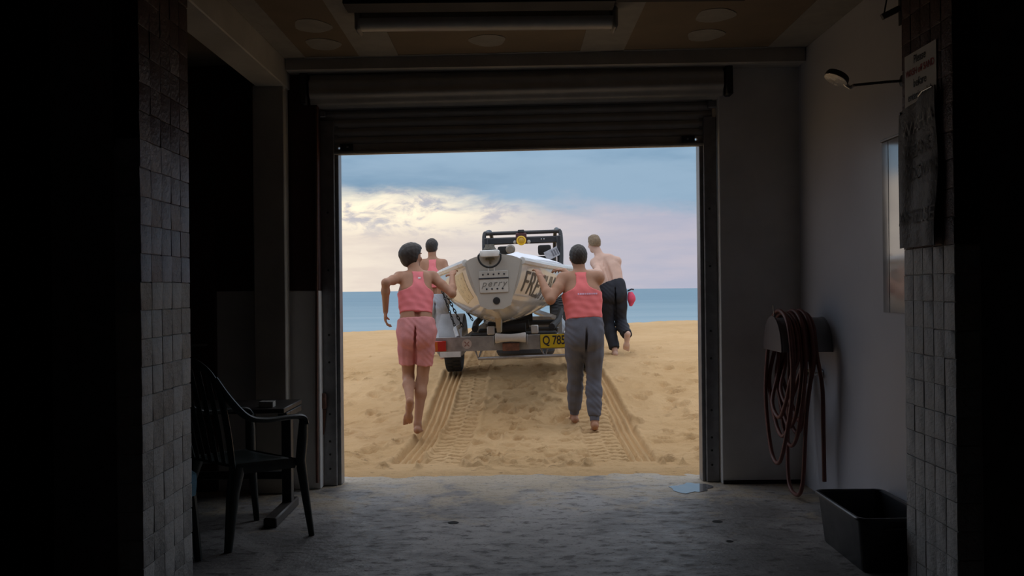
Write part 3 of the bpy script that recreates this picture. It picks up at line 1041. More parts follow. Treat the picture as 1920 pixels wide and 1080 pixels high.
sm = MB()
nf, ng = 26, 40
for side in (0.0,):
    fr = [[sheet_pt(i / nf, j / ng) for i in range(nf + 1)] for j in range(ng + 1)]
    bkr = [[sheet_pt(i / nf, j / ng, -.005) for i in range(nf + 1)] for j in range(ng + 1)]
sm.ring_loft([fr[j] + bkr[j][::-1] for j in range(ng + 1)])
sm.build("rubber_sheet", mat("dusty_dark_rubber", (.085, .08, .08), .6, var=.35, scale=9, bump=.3, bscale=40), sheet, angle=60)
M_chalk = mat("faded_chalk", (.42, .42, .42), .8, var=.3, scale=60)
M_chalk2 = mat("rubbed_chalk", (.13, .13, .13), .8, var=.3, scale=60)


def sheet_text(body, f0, g0, size, m):
    me = text_mesh(body, size, None, align='LEFT')
    for vv in me.vertices:
        f = f0 + vv.co.x / (d_far - d_near)
        g = g0 + vv.co.y / (z_hi - z_lo)
        vv.co = sheet_pt(f, g, .006)
    return finish("lettering", me, m, sheet, smooth=False)


sheet_text("WASH A", .14, .825, .085, M_chalk)
sheet_text(" LEANE", .16, .66, .085, M_chalk2)
sheet_text("DOWN", .26, .50, .085, M_chalk2)
sheet_text("AFTER", .08, .20, .085, M_chalk2)
sheet_text("USE", .66, .20, .085, M_chalk)
MB().tube([sheet_pt(.05, .985, .006) + Vector((.02, 0, 0)), sheet_pt(.05, .985, .006)], .006, 8).build("nail", M_steel, sheet)
MB().tube([sheet_pt(.62, 1.0, .004), sheet_pt(.78, 1.005, .012), sheet_pt(.96, 1.0, .004)], .0035, 6).build("top_wire", M_chrome, sheet)

# ---- ceiling light and hanging board
fx = thing("ceiling_light", "unlit fluorescent batten light mounted on the ceiling", "light", (-.13, 5.55, 2.93))
MB().box((-.13, 5.55, zc(-.13) - .03), (1.40, .11, .06), bev=.008).build("housing", mat("light_housing", (.33, .31, .28), .5, var=.08), fx)
dfm = MB()
dp = [(.075 * math.cos(math.pi + math.pi * k / 10), .055 * math.sin(math.pi + math.pi * k / 10)) for k in range(11)]
dfm.ring_loft([[(x, 5.55 + a, zc(-.13) - .06 + c_) for a, c_ in dp] for x in (-.835, .58)])
dfm.build("diffuser", mat("dusty_diffuser", (.46, .44, .40), .35, var=.08), fx)
for x in (-.845, .59):
    MB().box((x, 5.55, zc(-.13) - .065), (.03, .16, .12), bev=.012).build("end_cap", mat("light_cap", (.3, .28, .25), .5), fx)
rk = thing("ceiling_rack", "dark board rack slung under the ceiling in front of the light", "rack", (.1, 4.7, 2.7))
MB().box((-.14, 4.72, 2.735), (1.29, .16, .06), bev=.004).build("board", M_dark, rk)
MB().box((.2, 4.86, 2.80), (1.95, .10, .05), bev=.004).build("crossbar", M_dark, rk)
for x in (-.6, .4):
    MB().box((x, 4.78, 2.865), (.03, .03, .22), bev=.003).build("hanger_strap", M_blackm, rk)

# ---- wet patch on the floor
pd_ = MB()
pts = []
for k in range(28):
    a = 2 * math.pi * k / 28
    r_ = 1 + .22 * math.sin(2 * a + .6) + .12 * math.sin(5 * a) + .07 * math.sin(9 * a + 1)
    pts.append((1.195 + .125 * r_ * math.cos(a), 6.66 + .17 * r_ * math.sin(a), .0012))
pd_.prism(pts, (0, 0, .0016))
tag(pd_.build("puddle", mat("still_water_film", (.16, .16, .17), .12, var=.05, spec=.6), smooth=False), "shallow puddle on the concrete by the doorway", "puddle")
# ================================================================== surf boat on its trailer, buggy in front
M_hull = mat("white_gelcoat", (0.66, 0.645, 0.60), 0.18, var=0.05, scale=2.5, coat=0.6)
M_hull2 = mat("grey_gelcoat", (0.52, 0.50, 0.46), 0.32, var=0.06, scale=3, coat=0.2)
M_gun = mat("gunwale_white", (0.68, 0.67, 0.65), 0.3, var=0.06, scale=5)
M_cov = mat("white_bow_cover", (0.80, 0.81, 0.86), 0.5, var=0.05, scale=4)
M_galv = mat("galvanised_trailer_steel", (0.33, 0.33, 0.34), 0.42, metal=0.55, var=0.22, scale=7, bump=.1, bscale=60)
M_rubber = mat("black_rubber", (0.018, 0.018, 0.019), 0.75, var=0.2, scale=20, bump=.2, bscale=90)
M_letter = mat("dark_hull_lettering", (0.03, 0.03, 0.04), 0.4)
M_roller = mat("pale_roller_plastic", (0.55, 0.54, 0.52), 0.45, var=.08)
M_redl = mat("red_lens", (0.42, 0.02, 0.012), 0.25, var=.1, coat=.5)
M_yel = mat("yellow_number_plate", (0.62, 0.47, 0.02), 0.45, var=.05)
M_rope = mat("black_rope", (0.015, 0.015, 0.016), 0.8, bump=.4, bscale=300)

BY = 9.33
boat = thing("surf_boat", "white surf rowing boat carried stern first on the trailer", "boat")


def tab(s, ks, vs):
    return float(np.interp(s, ks, vs))


def smooth_tab(ks, vs):
    ks, vs = np.array(ks, float), np.array(vs, float)
    g = np.linspace(ks[0], ks[-1], 400)
    y = np.interp(g, ks, vs)
    ker = np.ones(25) / 25
    yp = np.pad(y, 12, mode='edge')
    ys = np.convolve(yp, ker, 'valid')
    w_ = np.minimum(1, np.minimum(g - ks[0], ks[-1] - g) / 0.4)
    ys = ys * w_ + y * (1 - w_)
    return lambda s: float(np.interp(s, g, ys))


BL = 7.3
fB = smooth_tab([0, .4, 1, 1.6, 2.3, 3.2, 4.2, 5.2, 6.2, 6.9, 7.3], [.275, .44, .60, .71, .80, .845, .85, .78, .55, .28, .03])
fG = smooth_tab([0, .5, 1.5, 2.5, 3.5, 4.5, 5.5, 6.5, 7.3], [.568, .515, .462, .445, .445, .45, .46, .50, .56])
fK = smooth_tab([0, .35, .9, 2, 4, 5.5, 6.5, 7.0, 7.3], [.10, .0, -.065, -.09, -.09, -.06, .03, .2, .5])


def hull_pt(s, q, side, off=0.0):
    """s along the boat, q 0 keel .. 1 gunwale, side -1 left / 1 right"""
    B_, G_, K_ = fB(s), fG(s), fK(s)
    v_ = max(0.0, 1 - s / 1.3)            # flatter, more wedge-like panels at the stern
    a = q * math.pi / 2
    u = math.sin(a) * (1 - .35 * v_) + (0.42 + .58 * q) * .35 * v_ * min(1, q * 5)
    z = (1 - math.cos(a)) ** (0.92)
    z = z * (1 - .45 * v_) + q * .45 * v_
    bow = max(0, (s - 5.6) / 1.7)
    u = u * (1 - .25 * bow) + q * .25 * bow
    return Vector((side * (B_ * u + off), s, K_ + (G_ - K_) * z))


NS, NQ = 56, 14
hb = MB()
rings = []
for i in range(NS + 1):
    s = BL * (i / NS) ** 1.15
    out = [hull_pt(s, 1 - j / NQ, -1) for j in range(NQ)] + [hull_pt(s, j / NQ, 1) for j in range(NQ + 1)]
    inn = []
    for p in out[::-1]:
        inn.append(Vector((p.x * (1 - .03 / max(fB(s), .06)), p.y, min(p.z + .035, fG(s) - .002) if abs(p.x) < fB(s) * .98 else p.z)))
    rings.append(out + inn)
hb.ring_loft(rings)
hull = hb.build("hull", M_hull, boat, angle=60)
# gunwale rails
for sd in (-1, 1):
    path = [hull_pt(BL * i / 40, 1.0, sd) + Vector((sd * -.006, 0, .004)) for i in range(41)]
    MB().tube(path, 0.036, 8, side=(0, 0, 1), flat=0.034).build("gunwale", M_gun, boat)
# transom panel with arched top
tp_ = []
for k in range(13):
    u = -1 + 2 * k / 12
    tp_.append((u * .262, -.035, .585 + .062 * (1 - u * u) ** .8))
low = [(.20, -.035, .36), (.145, -.03, .16), (.07, -.028, .125), (-.07, -.028, .125), (-.145, -.03, .16), (-.20, -.035, .36)]
tr = MB()
tr.prism(tp_[::1] + low, (0, .07, 0))
transom = tr.build("transom", M_hull2, boat, angle=30)
TY = -.037
MB().box((-.005, TY - .002, .385), (.27, .006, .205), bev=.003).build("name_plaque", mat("plaque_grey", (.58, .56, .52), .4), transom)
MB().box((-.005, TY - .006, .418), (.284, .006, .012)).build("plaque_line", M_letter, transom)
Mt = lambda x, y, z: Matrix(((1, 0, 0, x), (0, 0, -1, y), (0, 1, 0, z), (0, 0, 0, 1)))
finish("lettering", text_mesh("perry", .085, Mt(-.005, TY - .007, .368), shear=.35, spacing=1.25), mat("plaque_letters", (.20, .19, .17), .5), transom, smooth=False)
for k in range(5):
    MB().lathe([(.009, 0), (.009, -.003), (.005, -.005)], (-.105 + .05 * k, TY - .005, .455 + .004 * (k % 2)), axis='y', n=8).build("rivet", M_letter, transom)
for k in range(4):
    MB().lathe([(.009, 0), (.009, -.003), (.005, -.005)], (-.075 + .05 * k, TY - .005, .318), axis='y', n=8).build("rivet", M_letter, transom)
MB().lathe([(.034, .01), (.034, -.004), (.028, -.006), (.004, -.006)], (0.012, TY + .006, .205), axis='y', n=20).build("drain_plug", M_rubber, transom)
# sweep oar crutch: white pad with a rope ring and T bolt
crut = MB().box((-.03, -.06, .652), (.185, .10, .062), bev=.016, seg=2).build("sweep_crutch", mat("white_crutch_pad", (.86, .85, .83), .35), boat)
ring = [(-.03 + .105 * math.cos(a), (-.118 if math.sin(a) < .25 else -.06), .625 + .105 * math.sin(a) * (.98 if math.sin(a) < 0 else .55)) for a in [2 * math.pi * k / 36 for k in range(36)]]
MB().tube(ring, .009, 8, loop=True).build("rope_ring", M_rope, crut)
MB().box((-.03, -.05, .60), (.085, .02, .018), bev=.004).box((-.03, -.05, .575), (.02, .02, .045), bev=.004).build("bolt", mat("dull_brass", (.2, .17, .11), .5, metal=.6), crut)
for sx_ in (-.05, .005):
    MB().box((sx_, TY - .002, .51), (.014, .006, .055), bev=.002).build("fairlead", M_gun, transom)
# skeg and keel strip
MB().prism([(-.03, .32, .02), (.03, .32, .02), (.018, .36, -.125), (-.018, .36, -.125)], (0, .30, -.008)).build("skeg", mat("tan_keel", (.52, .42, .27), .4), boat, smooth=False)
# number panel and side panel near the stern (cream patches)
for sd in (-1, 1):
    pm = MB()
    gr = [[hull_pt(.10 + .34 * i / 6, .46 + .42 * j / 8, sd, .004) for i in range(7)] for j in range(9)]
    gb = [[hull_pt(.10 + .34 * i / 6, .46 + .42 * j / 8, sd, -.002) for i in range(7)] for j in range(9)]
    pm.ring_loft([gr[j] + gb[j][::-1] for j in range(9)])
    if sd < 0:
        pm.build("quarter_panel", mat("cream_panel", (.66, .58, .38), .3, var=.15, scale=25), boat)
    else:
        pm.bm.free()
# lettering FRESHWATER on both topsides


def hull_text(body, s0, length, qc, hq, sd):
    me = text_mesh(body, 1.0, None, align='LEFT')
    xs_ = [vv.co.x for vv in me.vertices]
    x0, x1 = min(xs_), max(xs_)
    y0, y1 = min(vv.co.y for vv in me.vertices), max(vv.co.y for vv in me.vertices)
    bm2 = bmesh.new()
    bm2.from_mesh(me)
    bmesh.ops.triangulate(bm2, faces=bm2.faces[:])
    bmesh.ops.subdivide_edges(bm2, edges=[e_ for e_ in bm2.edges if e_.calc_length() > .2], cuts=2)
    for vv in bm2.verts:
        f = (vv.co.x - x0) / (x1 - x0)
        g = (vv.co.y - (y0 + y1) / 2) / (y1 - y0)
        s = s0 + (length * f if sd > 0 else length * (1 - f))
        vv.co = hull_pt(s, qc + hq * g, sd, .006)
    bm2.to_mesh(me)
    bm2.free()
    finish("lettering", me, M_letter, hull, smooth=False)


hull_text("FRESHWATER", .10, 1.75, .70, .34, 1)
hull_text("FRESHWATER", .9, 2.4, .75, .26, -1)
# thwarts and floor
for s in (1.5, 2.45, 3.4, 4.35):
    wdt = fB(s) * 2 - .12
    MB().box((0, s, fG(s) - .17), (wdt, .2, .035), bev=.006).build("thwart", M_gun, boat)
MB().prism([(-.22, .12, fG(.1) - .03), (.22, .12, fG(.1) - .03), (.42, .95, fG(.95) - .05), (-.42, .95, fG(.95) - .05)], (0, 0, .03)).build("stern_deck", M_gun, boat, smooth=False)
# bow cover: white hump
cv = MB()
rg = []
for i in range(17):
    f = i / 16
    s = 4.75 + (BL - .05 - 4.75) * f
    Bc = fB(s) * .98 + .01
    hgt = .19 * math.sin(math.pi * min(1, .18 + f * .62)) ** 0.6
    ring_ = []
    for k in range(15):
        u = -1 + 2 * k / 14
        ring_.append((u * Bc, s, fG(s) + .02 + hgt * (1 - abs(u) ** 2.6) ** .8 + .035 * max(0, 1 - abs(u - .08) * 4) ** 1.5))
    ring_ += [(u * Bc * .97, s, fG(s) - .005) for u in (1, .5, 0, -.5, -1)]
    rg.append(ring_)
cv.ring_loft(rg)
cov = cv.build("bow_cover", M_cov, boat, angle=50)
for k, u in enumerate((-.35, .3)):
    MB().lathe([(.016, 0), (.016, .006), (.004, .008)], (u * fB(4.75) * .98, 4.74, fG(4.75) + .09), axis='y', n=8).build("eyelet", M_rubber, cov)

boat.location = (-0.15, BY, 1.045)
boat.rotation_euler = (math.radians(1.6), math.radians(-2.0), -math.atan(.035))

# ------------------------------------------------------------------ trailer (local: y = 0 at rear beam, z = 0 on the sand)
tl = thing("boat_trailer", "galvanised steel boat trailer with yellow number plate under the surf boat", "trailer")
beam = MB().box((0, 0, .61), (1.50, .012, .138)).box((0, .03, .676), (1.50, .06, .008)).box((0, .03, .545), (1.50, .06, .008)).build("rear_beam", M_galv, tl, smooth=False)
for sd in (-1, 1):
    lb = MB().box((sd * .695, -.022, .60), (.115, .032, .105), bev=.006).build("tail_light", M_redl, beam)
    MB().box((sd * .735, -.0395, .60), (.03, .004, .09), bev=.001).build("amber_lens", mat("amber_lens", (.5, .12, .01), .25, coat=.5), lb)
# round sticker with cross of four petals
sk = MB().lathe([(.048, 0), (.048, -.002), (.041, -.0022), (.041, -.0005), (.003, -.0006)], (-.435, -.0065, .612), axis='y', n=28).build("round_sticker", mat("sticker_grey", (.45, .40, .38), .5), beam)
for k in range(4):
    a = math.pi / 4 + k * math.pi / 2
    MB().box((-.435 + .019 * math.cos(a), -.0085, .612 + .019 * math.sin(a)), (.026, .002, .009), rot=((0, 1, 0), -a)).build("sticker_petal", mat("sticker_red", (.25, .12, .11), .5), sk, smooth=False)
MB().lathe([(.045, .0), (.045, -.001)], (-.435, -.006, .612), axis='y', n=24).build("sticker_disc", mat("sticker_dark", (.22, .20, .20), .5), sk)
# number plate, hung from the beam at right
plx = .475
pl = MB().box((plx, -.016, .618), (.372, .004, .134), bev=.0015).build("number_plate", M_yel, tl, smooth=False)
MB().box((plx, -.014, .618), (.378, .003, .140), bev=.0015).build("plate_border", M_blackm, pl, smooth=False)
finish("lettering", text_mesh("Q 785", .122, Mt(plx - .165, -.0195, .622) @ Matrix.Diagonal((.74, 1, 1, 1)), align='LEFT', spacing=.95, bold=.0022), M_letter, pl, smooth=False)
# keel roller on its bracket
rl = MB()
rl.ring_loft([[(x, -.055 + r_ * math.cos(a), .665 + r_ * math.sin(a)) for a in [2 * math.pi * k / 16 for k in range(16)]] for x, r_ in ((-.15, .046), (-.14, .05), (-.09, .042), (0, .036), (.09, .042), (.14, .05), (.15, .046))])
ro = rl.build("keel_roller", M_roller, tl)
MB().box((0, -.03, .575), (.165, .05, .075), bev=.004).build("roller_bracket", M_rust, ro)
for sx_ in (-1, 1):
    MB().box((sx_ * .162, -.045, .645), (.01, .07, .09), bev=.002).build("roller_cheek", M_galv, ro)
WY, WR, WC = 2.05, .28, .386
# main rails and drawbar
for sd in (-1, 1):
    MB().tube([(sd * .50, .03, .62), (sd * .50, 3.6, .56), (sd * .06, 6.6, .52)], .045, 4).build("side_rail", M_galv, tl, smooth=False)
MB().tube([(0, .05, .62), (0, 3.5, .56), (0, 7.72, .50)], .035, 8).build("spine", M_galv, tl)
for yy in (.9, 1.9, 3.0, 4.4):
    MB().box((0, yy, .60 - yy * .012), (1.04, .06, .06), bev=.004).build("cross_member", M_galv, tl)
# dark side bunks and rollers carrying the hull
for yy in (.55, 1.6, 3.0):
    zk_ = 1.035 + fK(yy + .39) + (yy + .39) * .028 - .21 - yy * .0384
    MB().box((0, yy, zk_ - .125), (.9, .10, .06), bev=.015).build("cradle", M_rubber, tl)
    MB().lathe([(.055, -.13), (.045, -.05), (.04, 0), (.045, .05), (.055, .13)], (0, yy - .02, zk_ - .055), axis='x', n=14).build("keel_support", M_rubber, tl)
for sd in (-1, 1):
    MB().box((sd * .225, .42, .705), (.075, .06, .085), bev=.008).build("bunk_post", M_roller, tl)
    MB().tube([(sd * .40, .55, .715), (sd * .46, 1.4, .715), (sd * .50, 3.4, .71)], .035, 8).build("bunk", M_rubber, tl)
    MB().tube([(sd * .52, .03, .67), (sd * .58, .35, .74), (sd * .66, WY - .40, .68)], .026, 6).build("brace", M_galv, tl)
    MB().tube([(sd * .36, .02, .55), (sd * .33, .01, .462), (sd * .29, .02, .55)], .013, 6).build("step_bracket", M_galv, tl)
MB().tube([(-.33, .012, .462), (.1, .012, .468), (.62, .012, .47)], .016, 8).build("step_bar", M_galv, tl)
# spare tyre lying under the frame
sp = MB()
sp.ring_loft([[(.12 + (.22 + .085 * math.cos(b_)) * math.cos(a), .55 + (.22 + .085 * math.cos(b_)) * math.sin(a), .475 + .06 * math.sin(b_)) for b_ in [2 * math.pi * k / 10 for k in range(10)]] for a in [2 * math.pi * k / 28 for k in range(28)]], loop=True)
sp.build("spare_tyre", M_rubber, tl)
# axle, wheels, mudguards
MB().tube([(-.80, WY, WC), (.80, WY, WC)], .03, 8).build("axle", M_blackm, tl)


def wheel(parent, x, y, r, wd, m_t, lugs=18, zc_=None):
    zc_ = r if zc_ is None else zc_
    prof = [(r * .58, -wd * .42), (r * .8, -wd * .5), (r * .94, -wd * .46), (r * .985, -wd * .36), (r * .985, wd * .36), (r * .94, wd * .46), (r * .8, wd * .5), (r * .58, wd * .42)]
    ty = MB().lathe(prof, (x, y, zc_), axis='x', n=40, caps=False)
    for k in range(lugs * 2):
        a = math.pi * k / lugs
        for off in (-1, 1):
            aa = a + (off > 0) * math.pi / lugs / 2
            ty.box((x + off * wd * .22, y + r * .99 * math.cos(aa), zc_ + r * .99 * math.sin(aa)), (wd * .36, r * .10, r * .05), rot=((1, 0, 0), aa + math.pi / 2))
    tyo = ty.build("tyre", m_t, parent)
    MB().lathe([(.02, -wd * .30), (r * .2, -wd * .32), (r * .5, -wd * .2), (r * .6, -wd * .42), (r * .6, wd * .42), (r * .5, wd * .2), (r * .2, wd * .32), (.02, wd * .3)], (x, y, zc_), axis='x', n=24).build("rim", M_galv, tyo)
    return tyo


for sd in (-1, 1):
    wheel(tl, sd * .79, WY, WR, .20, M_rubber, 14, WC)
    mg = MB()
    an = [math.radians(-8 + 196 * k / 18) for k in range(19)]
    mg.ring_loft([[(sd * .79 + x, WY + (.40 + t_) * math.cos(a), WC + .0 + (.40 + t_) * math.sin(a)) for x, t_ in ((-.135, 0), (.135, 0), (.135, .006), (-.135, .006))] for a in an])
    mo = mg.build("mudguard", mat("dull_aluminium", (.27, .28, .30), .4, metal=.5, var=.1), tl)
    MB().prism([(sd * .79 - sd * .135, WY + .40 * math.cos(a), WC + .0 + .40 * math.sin(a)) for a in an], (sd * .004, 0, 0)).build("inner_skirt", M_blackm, mo, smooth=False)
    MB().box((sd * .79, WY - .412, .35), (.24, .006, .07), bev=.001).build("mud_flap", mat("pale_flap", (.55, .55, .56), .5), mo, smooth=False)
    MB().tube([(sd * .50, WY, .50), (sd * .70, WY, .50), (sd * .70, WY, .72)], .02, 6).build("guard_stay", M_galv, mo)
MB().box((0, 7.72, .52), (.09, .16, .08), bev=.01).build("coupling", M_blackm, tl)

TX0, TD0 = 0.0, 9.72
tl.location = (TX0, TD0, 0.22)
tl.rotation_euler = (math.radians(2.2), math.radians(-1.3), -math.atan(.05))


# ------------------------------------------------------------------ tie-down chains (world space)
def chain(label, pa, pb, sag):
    pa, pb = Vector(pa), Vector(pb)
    r = thing("tie_down_chain", label, "chain", pb, group="chains lashing the boat to its trailer")
    L = (pb - pa).length
    n = max(4, int(L / .042))
    lm = None
    for k in range(n):
        f = (k + .5) / n
        c = pa.lerp(pb, f) + Vector((0, 0, -sag * math.sin(math.pi * f)))
        if lm is None:
            lo = MB().tube([(.011 * math.cos(a), 0, .030 * math.sin(a)) for a in [2 * math.pi * q / 10 for q in range(10)]], .0055, 5, loop=True).build("link", M_rubber, None)
            lm = lo.data
        else:
            lo = bpy.data.objects.new("link", lm)
            COL.objects.link(lo)
        tdir = (pb - pa).normalized()
        lo.rotation_euler = (tdir.to_track_quat('Z', 'Y') @ Matrix.Rotation((k % 2) * math.pi / 2, 3, 'Z').to_quaternion()).to_euler()
        lo.location = c
        lo.parent = r
        lo.matrix_parent_inverse = r.matrix_basis.inverted()
    return r


chain("outer dark chain from the boat side to the trailer", P(829, 545, 10.9), P(855, 618, 10.6), .0)
chain("inner dark chain beside it from the boat side to the trailer", P(835, 548, 10.9), P(867, 612, 10.9), .0)
chain("short dark chain under the curve of the white hull", P(864, 566, 10.7), P(886, 600, 10.8), .0)

# ------------------------------------------------------------------ buggy towing the trailer
bg_ = thing("beach_buggy", "black beach buggy with roll cage and amber lamp towing the trailer", "buggy")
M_cage = mat("black_cage_paint", (0.022, 0.023, 0.028), 0.4, var=.15)
M_body = mat("dark_buggy_body", (0.035, 0.04, 0.05), 0.4, var=.15)
for sd in (-1, 1):
    MB().tube(spline([(sd * .66, -.25, .95), (sd * .70, -.12, 1.45), (sd * .70, .0, 1.86), (sd * .66, .12, 1.93), (sd * .62, .9, 1.95), (sd * .60, 1.35, 1.55), (sd * .60, 1.75, 1.15)], 4), .038, 8).build("cage_side", M_cage, bg_)
    MB().box((sd * .665, -.08, 1.52), (.085, .05, .62), bev=.012).build("cage_post", M_cage, bg_)
MB().tube([(-.70, .03, 1.91), (.70, .03, 1.91)], .036, 8).build("cage_top_bar", M_cage, bg_)
MB().tube([(-.62, .9, 1.95), (.62, .9, 1.95)], .034, 8).build("cage_front_bar", M_cage, bg_)
hb_ = MB().box((0, -.02, 1.765), (1.36, .05, .13), bev=.02).build("cage_cross_board", M_cage, bg_)
for x in (.345, .395):
    MB().lathe([(.009, 0), (.009, -.004), (.005, -.006)], (x, -.045, 1.775), axis='y', n=8).build("stud", mat("bright_bolt", (0.8, 0.8, 0.82), 0.25, metal=1.0), hb_)
# amber lamp
lampb = MB().box((-.02, -.065, 1.80), (.20, .05, .20), bev=.012).build("lamp_housing", mat("dark_red_housing", (.07, .02, .02), .5), bg_)
MB().box((-.02, -.065, 1.93), (.12, .05, .06), bev=.012).build("lamp_cap", M_cage, lampb)
MB().lathe([(.085, 0), (.088, -.02), (.068, -.026), (.06, -.012)], (-.02, -.09, 1.76), axis='y', n=24, caps=False).build("lamp_ring", mat("amber_ring", (.85, .55, .03), .3, coat=.4), lampb)
MB().lathe([(.066, -.006), (.045, -.020), (.004, -.024)], (-.02, -.09, 1.76), axis='y', n=24).build("lamp_lens", mat("amber_lamp_lens", (.55, .33, .02), .2, coat=.5), lampb)
for x in (-.13, .12):
    MB().lathe([(.03, 0), (.034, -.02), (.02, -.03)], (x - .005, -.05, 1.735), axis='y', n=12).build("small_lamp", mat("dull_lamp_grey", (.4, .39, .37), .3), hb_)
# body, tray, seats
MB().box((0, .1, .72), (1.15, 1.0, .22), bev=.04, seg=2).build("rear_tray", M_body, bg_)
MB().box((0, -.38, .86), (1.15, .05, .2), bev=.02).build("tailgate", M_body, bg_)
MB().box((0, 1.1, .62), (1.1, 1.3, .16), bev=.04).build("floor_pan", M_body, bg_)
MB().prism([(-.55, 1.75, .6), (-.55, 1.75, 1.12), (-.55, 2.5, .92), (-.55, 2.6, .6)], (1.1, 0, 0)).build("bonnet", M_body, bg_, smooth=False)
for x in (-.36, .40):
    st_ = MB().box((x, .58, 1.17), (.40, .12, .62), rot=((1, 0, 0), .12), bev=.05, seg=2).build("seat_back", M_rubber, bg_)
    MB().box((x, .52, 1.59), (.25, .10, .19), bev=.045, seg=2).build("headrest", M_rubber, st_)
    MB().box((x, .82, .88), (.42, .45, .12), bev=.04).build("seat_cushion", M_rubber, st_)
for sd in (-1, 1):
    for yy in (.0, 2.0):
        wheel(bg_, sd * .61, yy, .35, .28, M_rubber, 16)
        MB().tube([(sd * .40, yy - .45, .80), (sd * .61, yy - .36, .84), (sd * .61, yy, .86), (sd * .61, yy + .36, .84)], .02, 6).build("guard_rail", M_cage, bg_)
MB().tube(spline([(.30, .95, 1.15), (.30, .9, 1.25)], 2), .02, 6).build("steering_column", M_cage, bg_)
MB().tube([(.32 + .16 * math.cos(a), .92 + .05 * math.sin(a), 1.27 + .15 * math.sin(a)) for a in [2 * math.pi * k / 20 for k in range(20)]], .014, 6, loop=True).build("steering_wheel", M_rubber, bg_)
MB().box((0, -.42, .50), (.1, .2, .08), bev=.01).build("tow_bar", M_blackm, bg_)
# grey mesh bag lashed to the left post, and round float
bgm = MB()
bgm.ring_loft([[(-.60 + a_ * math.cos(t_) , -.12 + .07 * math.sin(t_), z_) for t_ in [2 * math.pi * k / 14 for k in range(14)]] for z_, a_ in ((1.36, .06), (1.40, .12), (1.52, .135), (1.62, .12), (1.68, .08), (1.71, .09))])
mb_ = bgm.build("mesh_bag", mat("grey_mesh_cloth", (.16, .155, .14), .8, var=.25, scale=40, bump=.4, bscale=150), bg_)
MB().tube([(-.53, -.12, 1.60), (-.42, -.12, 1.62), (-.40, -.12, 1.40)], .008, 6).build("strap", M_rope, mb_)
fl_ = MB().lathe([(.004, -.05), (.06, -.05), (.085, -.03), (.09, 0), (.085, .03), (.004, .05)], (-.235, .35, 1.62), axis='y', n=20).build("round_mirror", mat("warm_grey_plastic", (.3, .28, .25), .5), bg_)
# tilted registration plate on the right post
rp = Matrix.Rotation(-.42, 3, 'Y')
pl2 = MB().box((.53, -.13, 1.50), (.26, .006, .17), rot=rp, bev=.003).build("small_plate", mat("pale_blue_plate", (.42, .45, .52), .4, var=.15, scale=20), bg_, smooth=False)
for k in range(3):
    c_ = Vector((.53, -.135, 1.50)) + rp @ Vector((.015 + .045 * k, 0, .0))
    MB().box(c_, (.028, .003, .11), rot=rp).build("plate_mark", mat("plate_mark_grey", (.16, .17, .21), .5), pl2, smooth=False)
bg_.location = (0.245, 18.1, 0.49)
bg_.rotation_euler = (math.radians(.8), math.radians(-1.4), -.03)
# ================================================================== people: one continuous skin each, grown from a distance field
def V(*a):
    return np.array(a, np.float64)


def A(v):
    return np.array([v[0], v[1], v[2]], np.float64)


def unit(v):
    return v / (np.linalg.norm(v) + 1e-9)


def smin(a, b, k):
    h = np.clip(0.5 + 0.5 * (b - a) / k, 0, 1)
    return b + (a - b) * h - k * h * (1 - h)


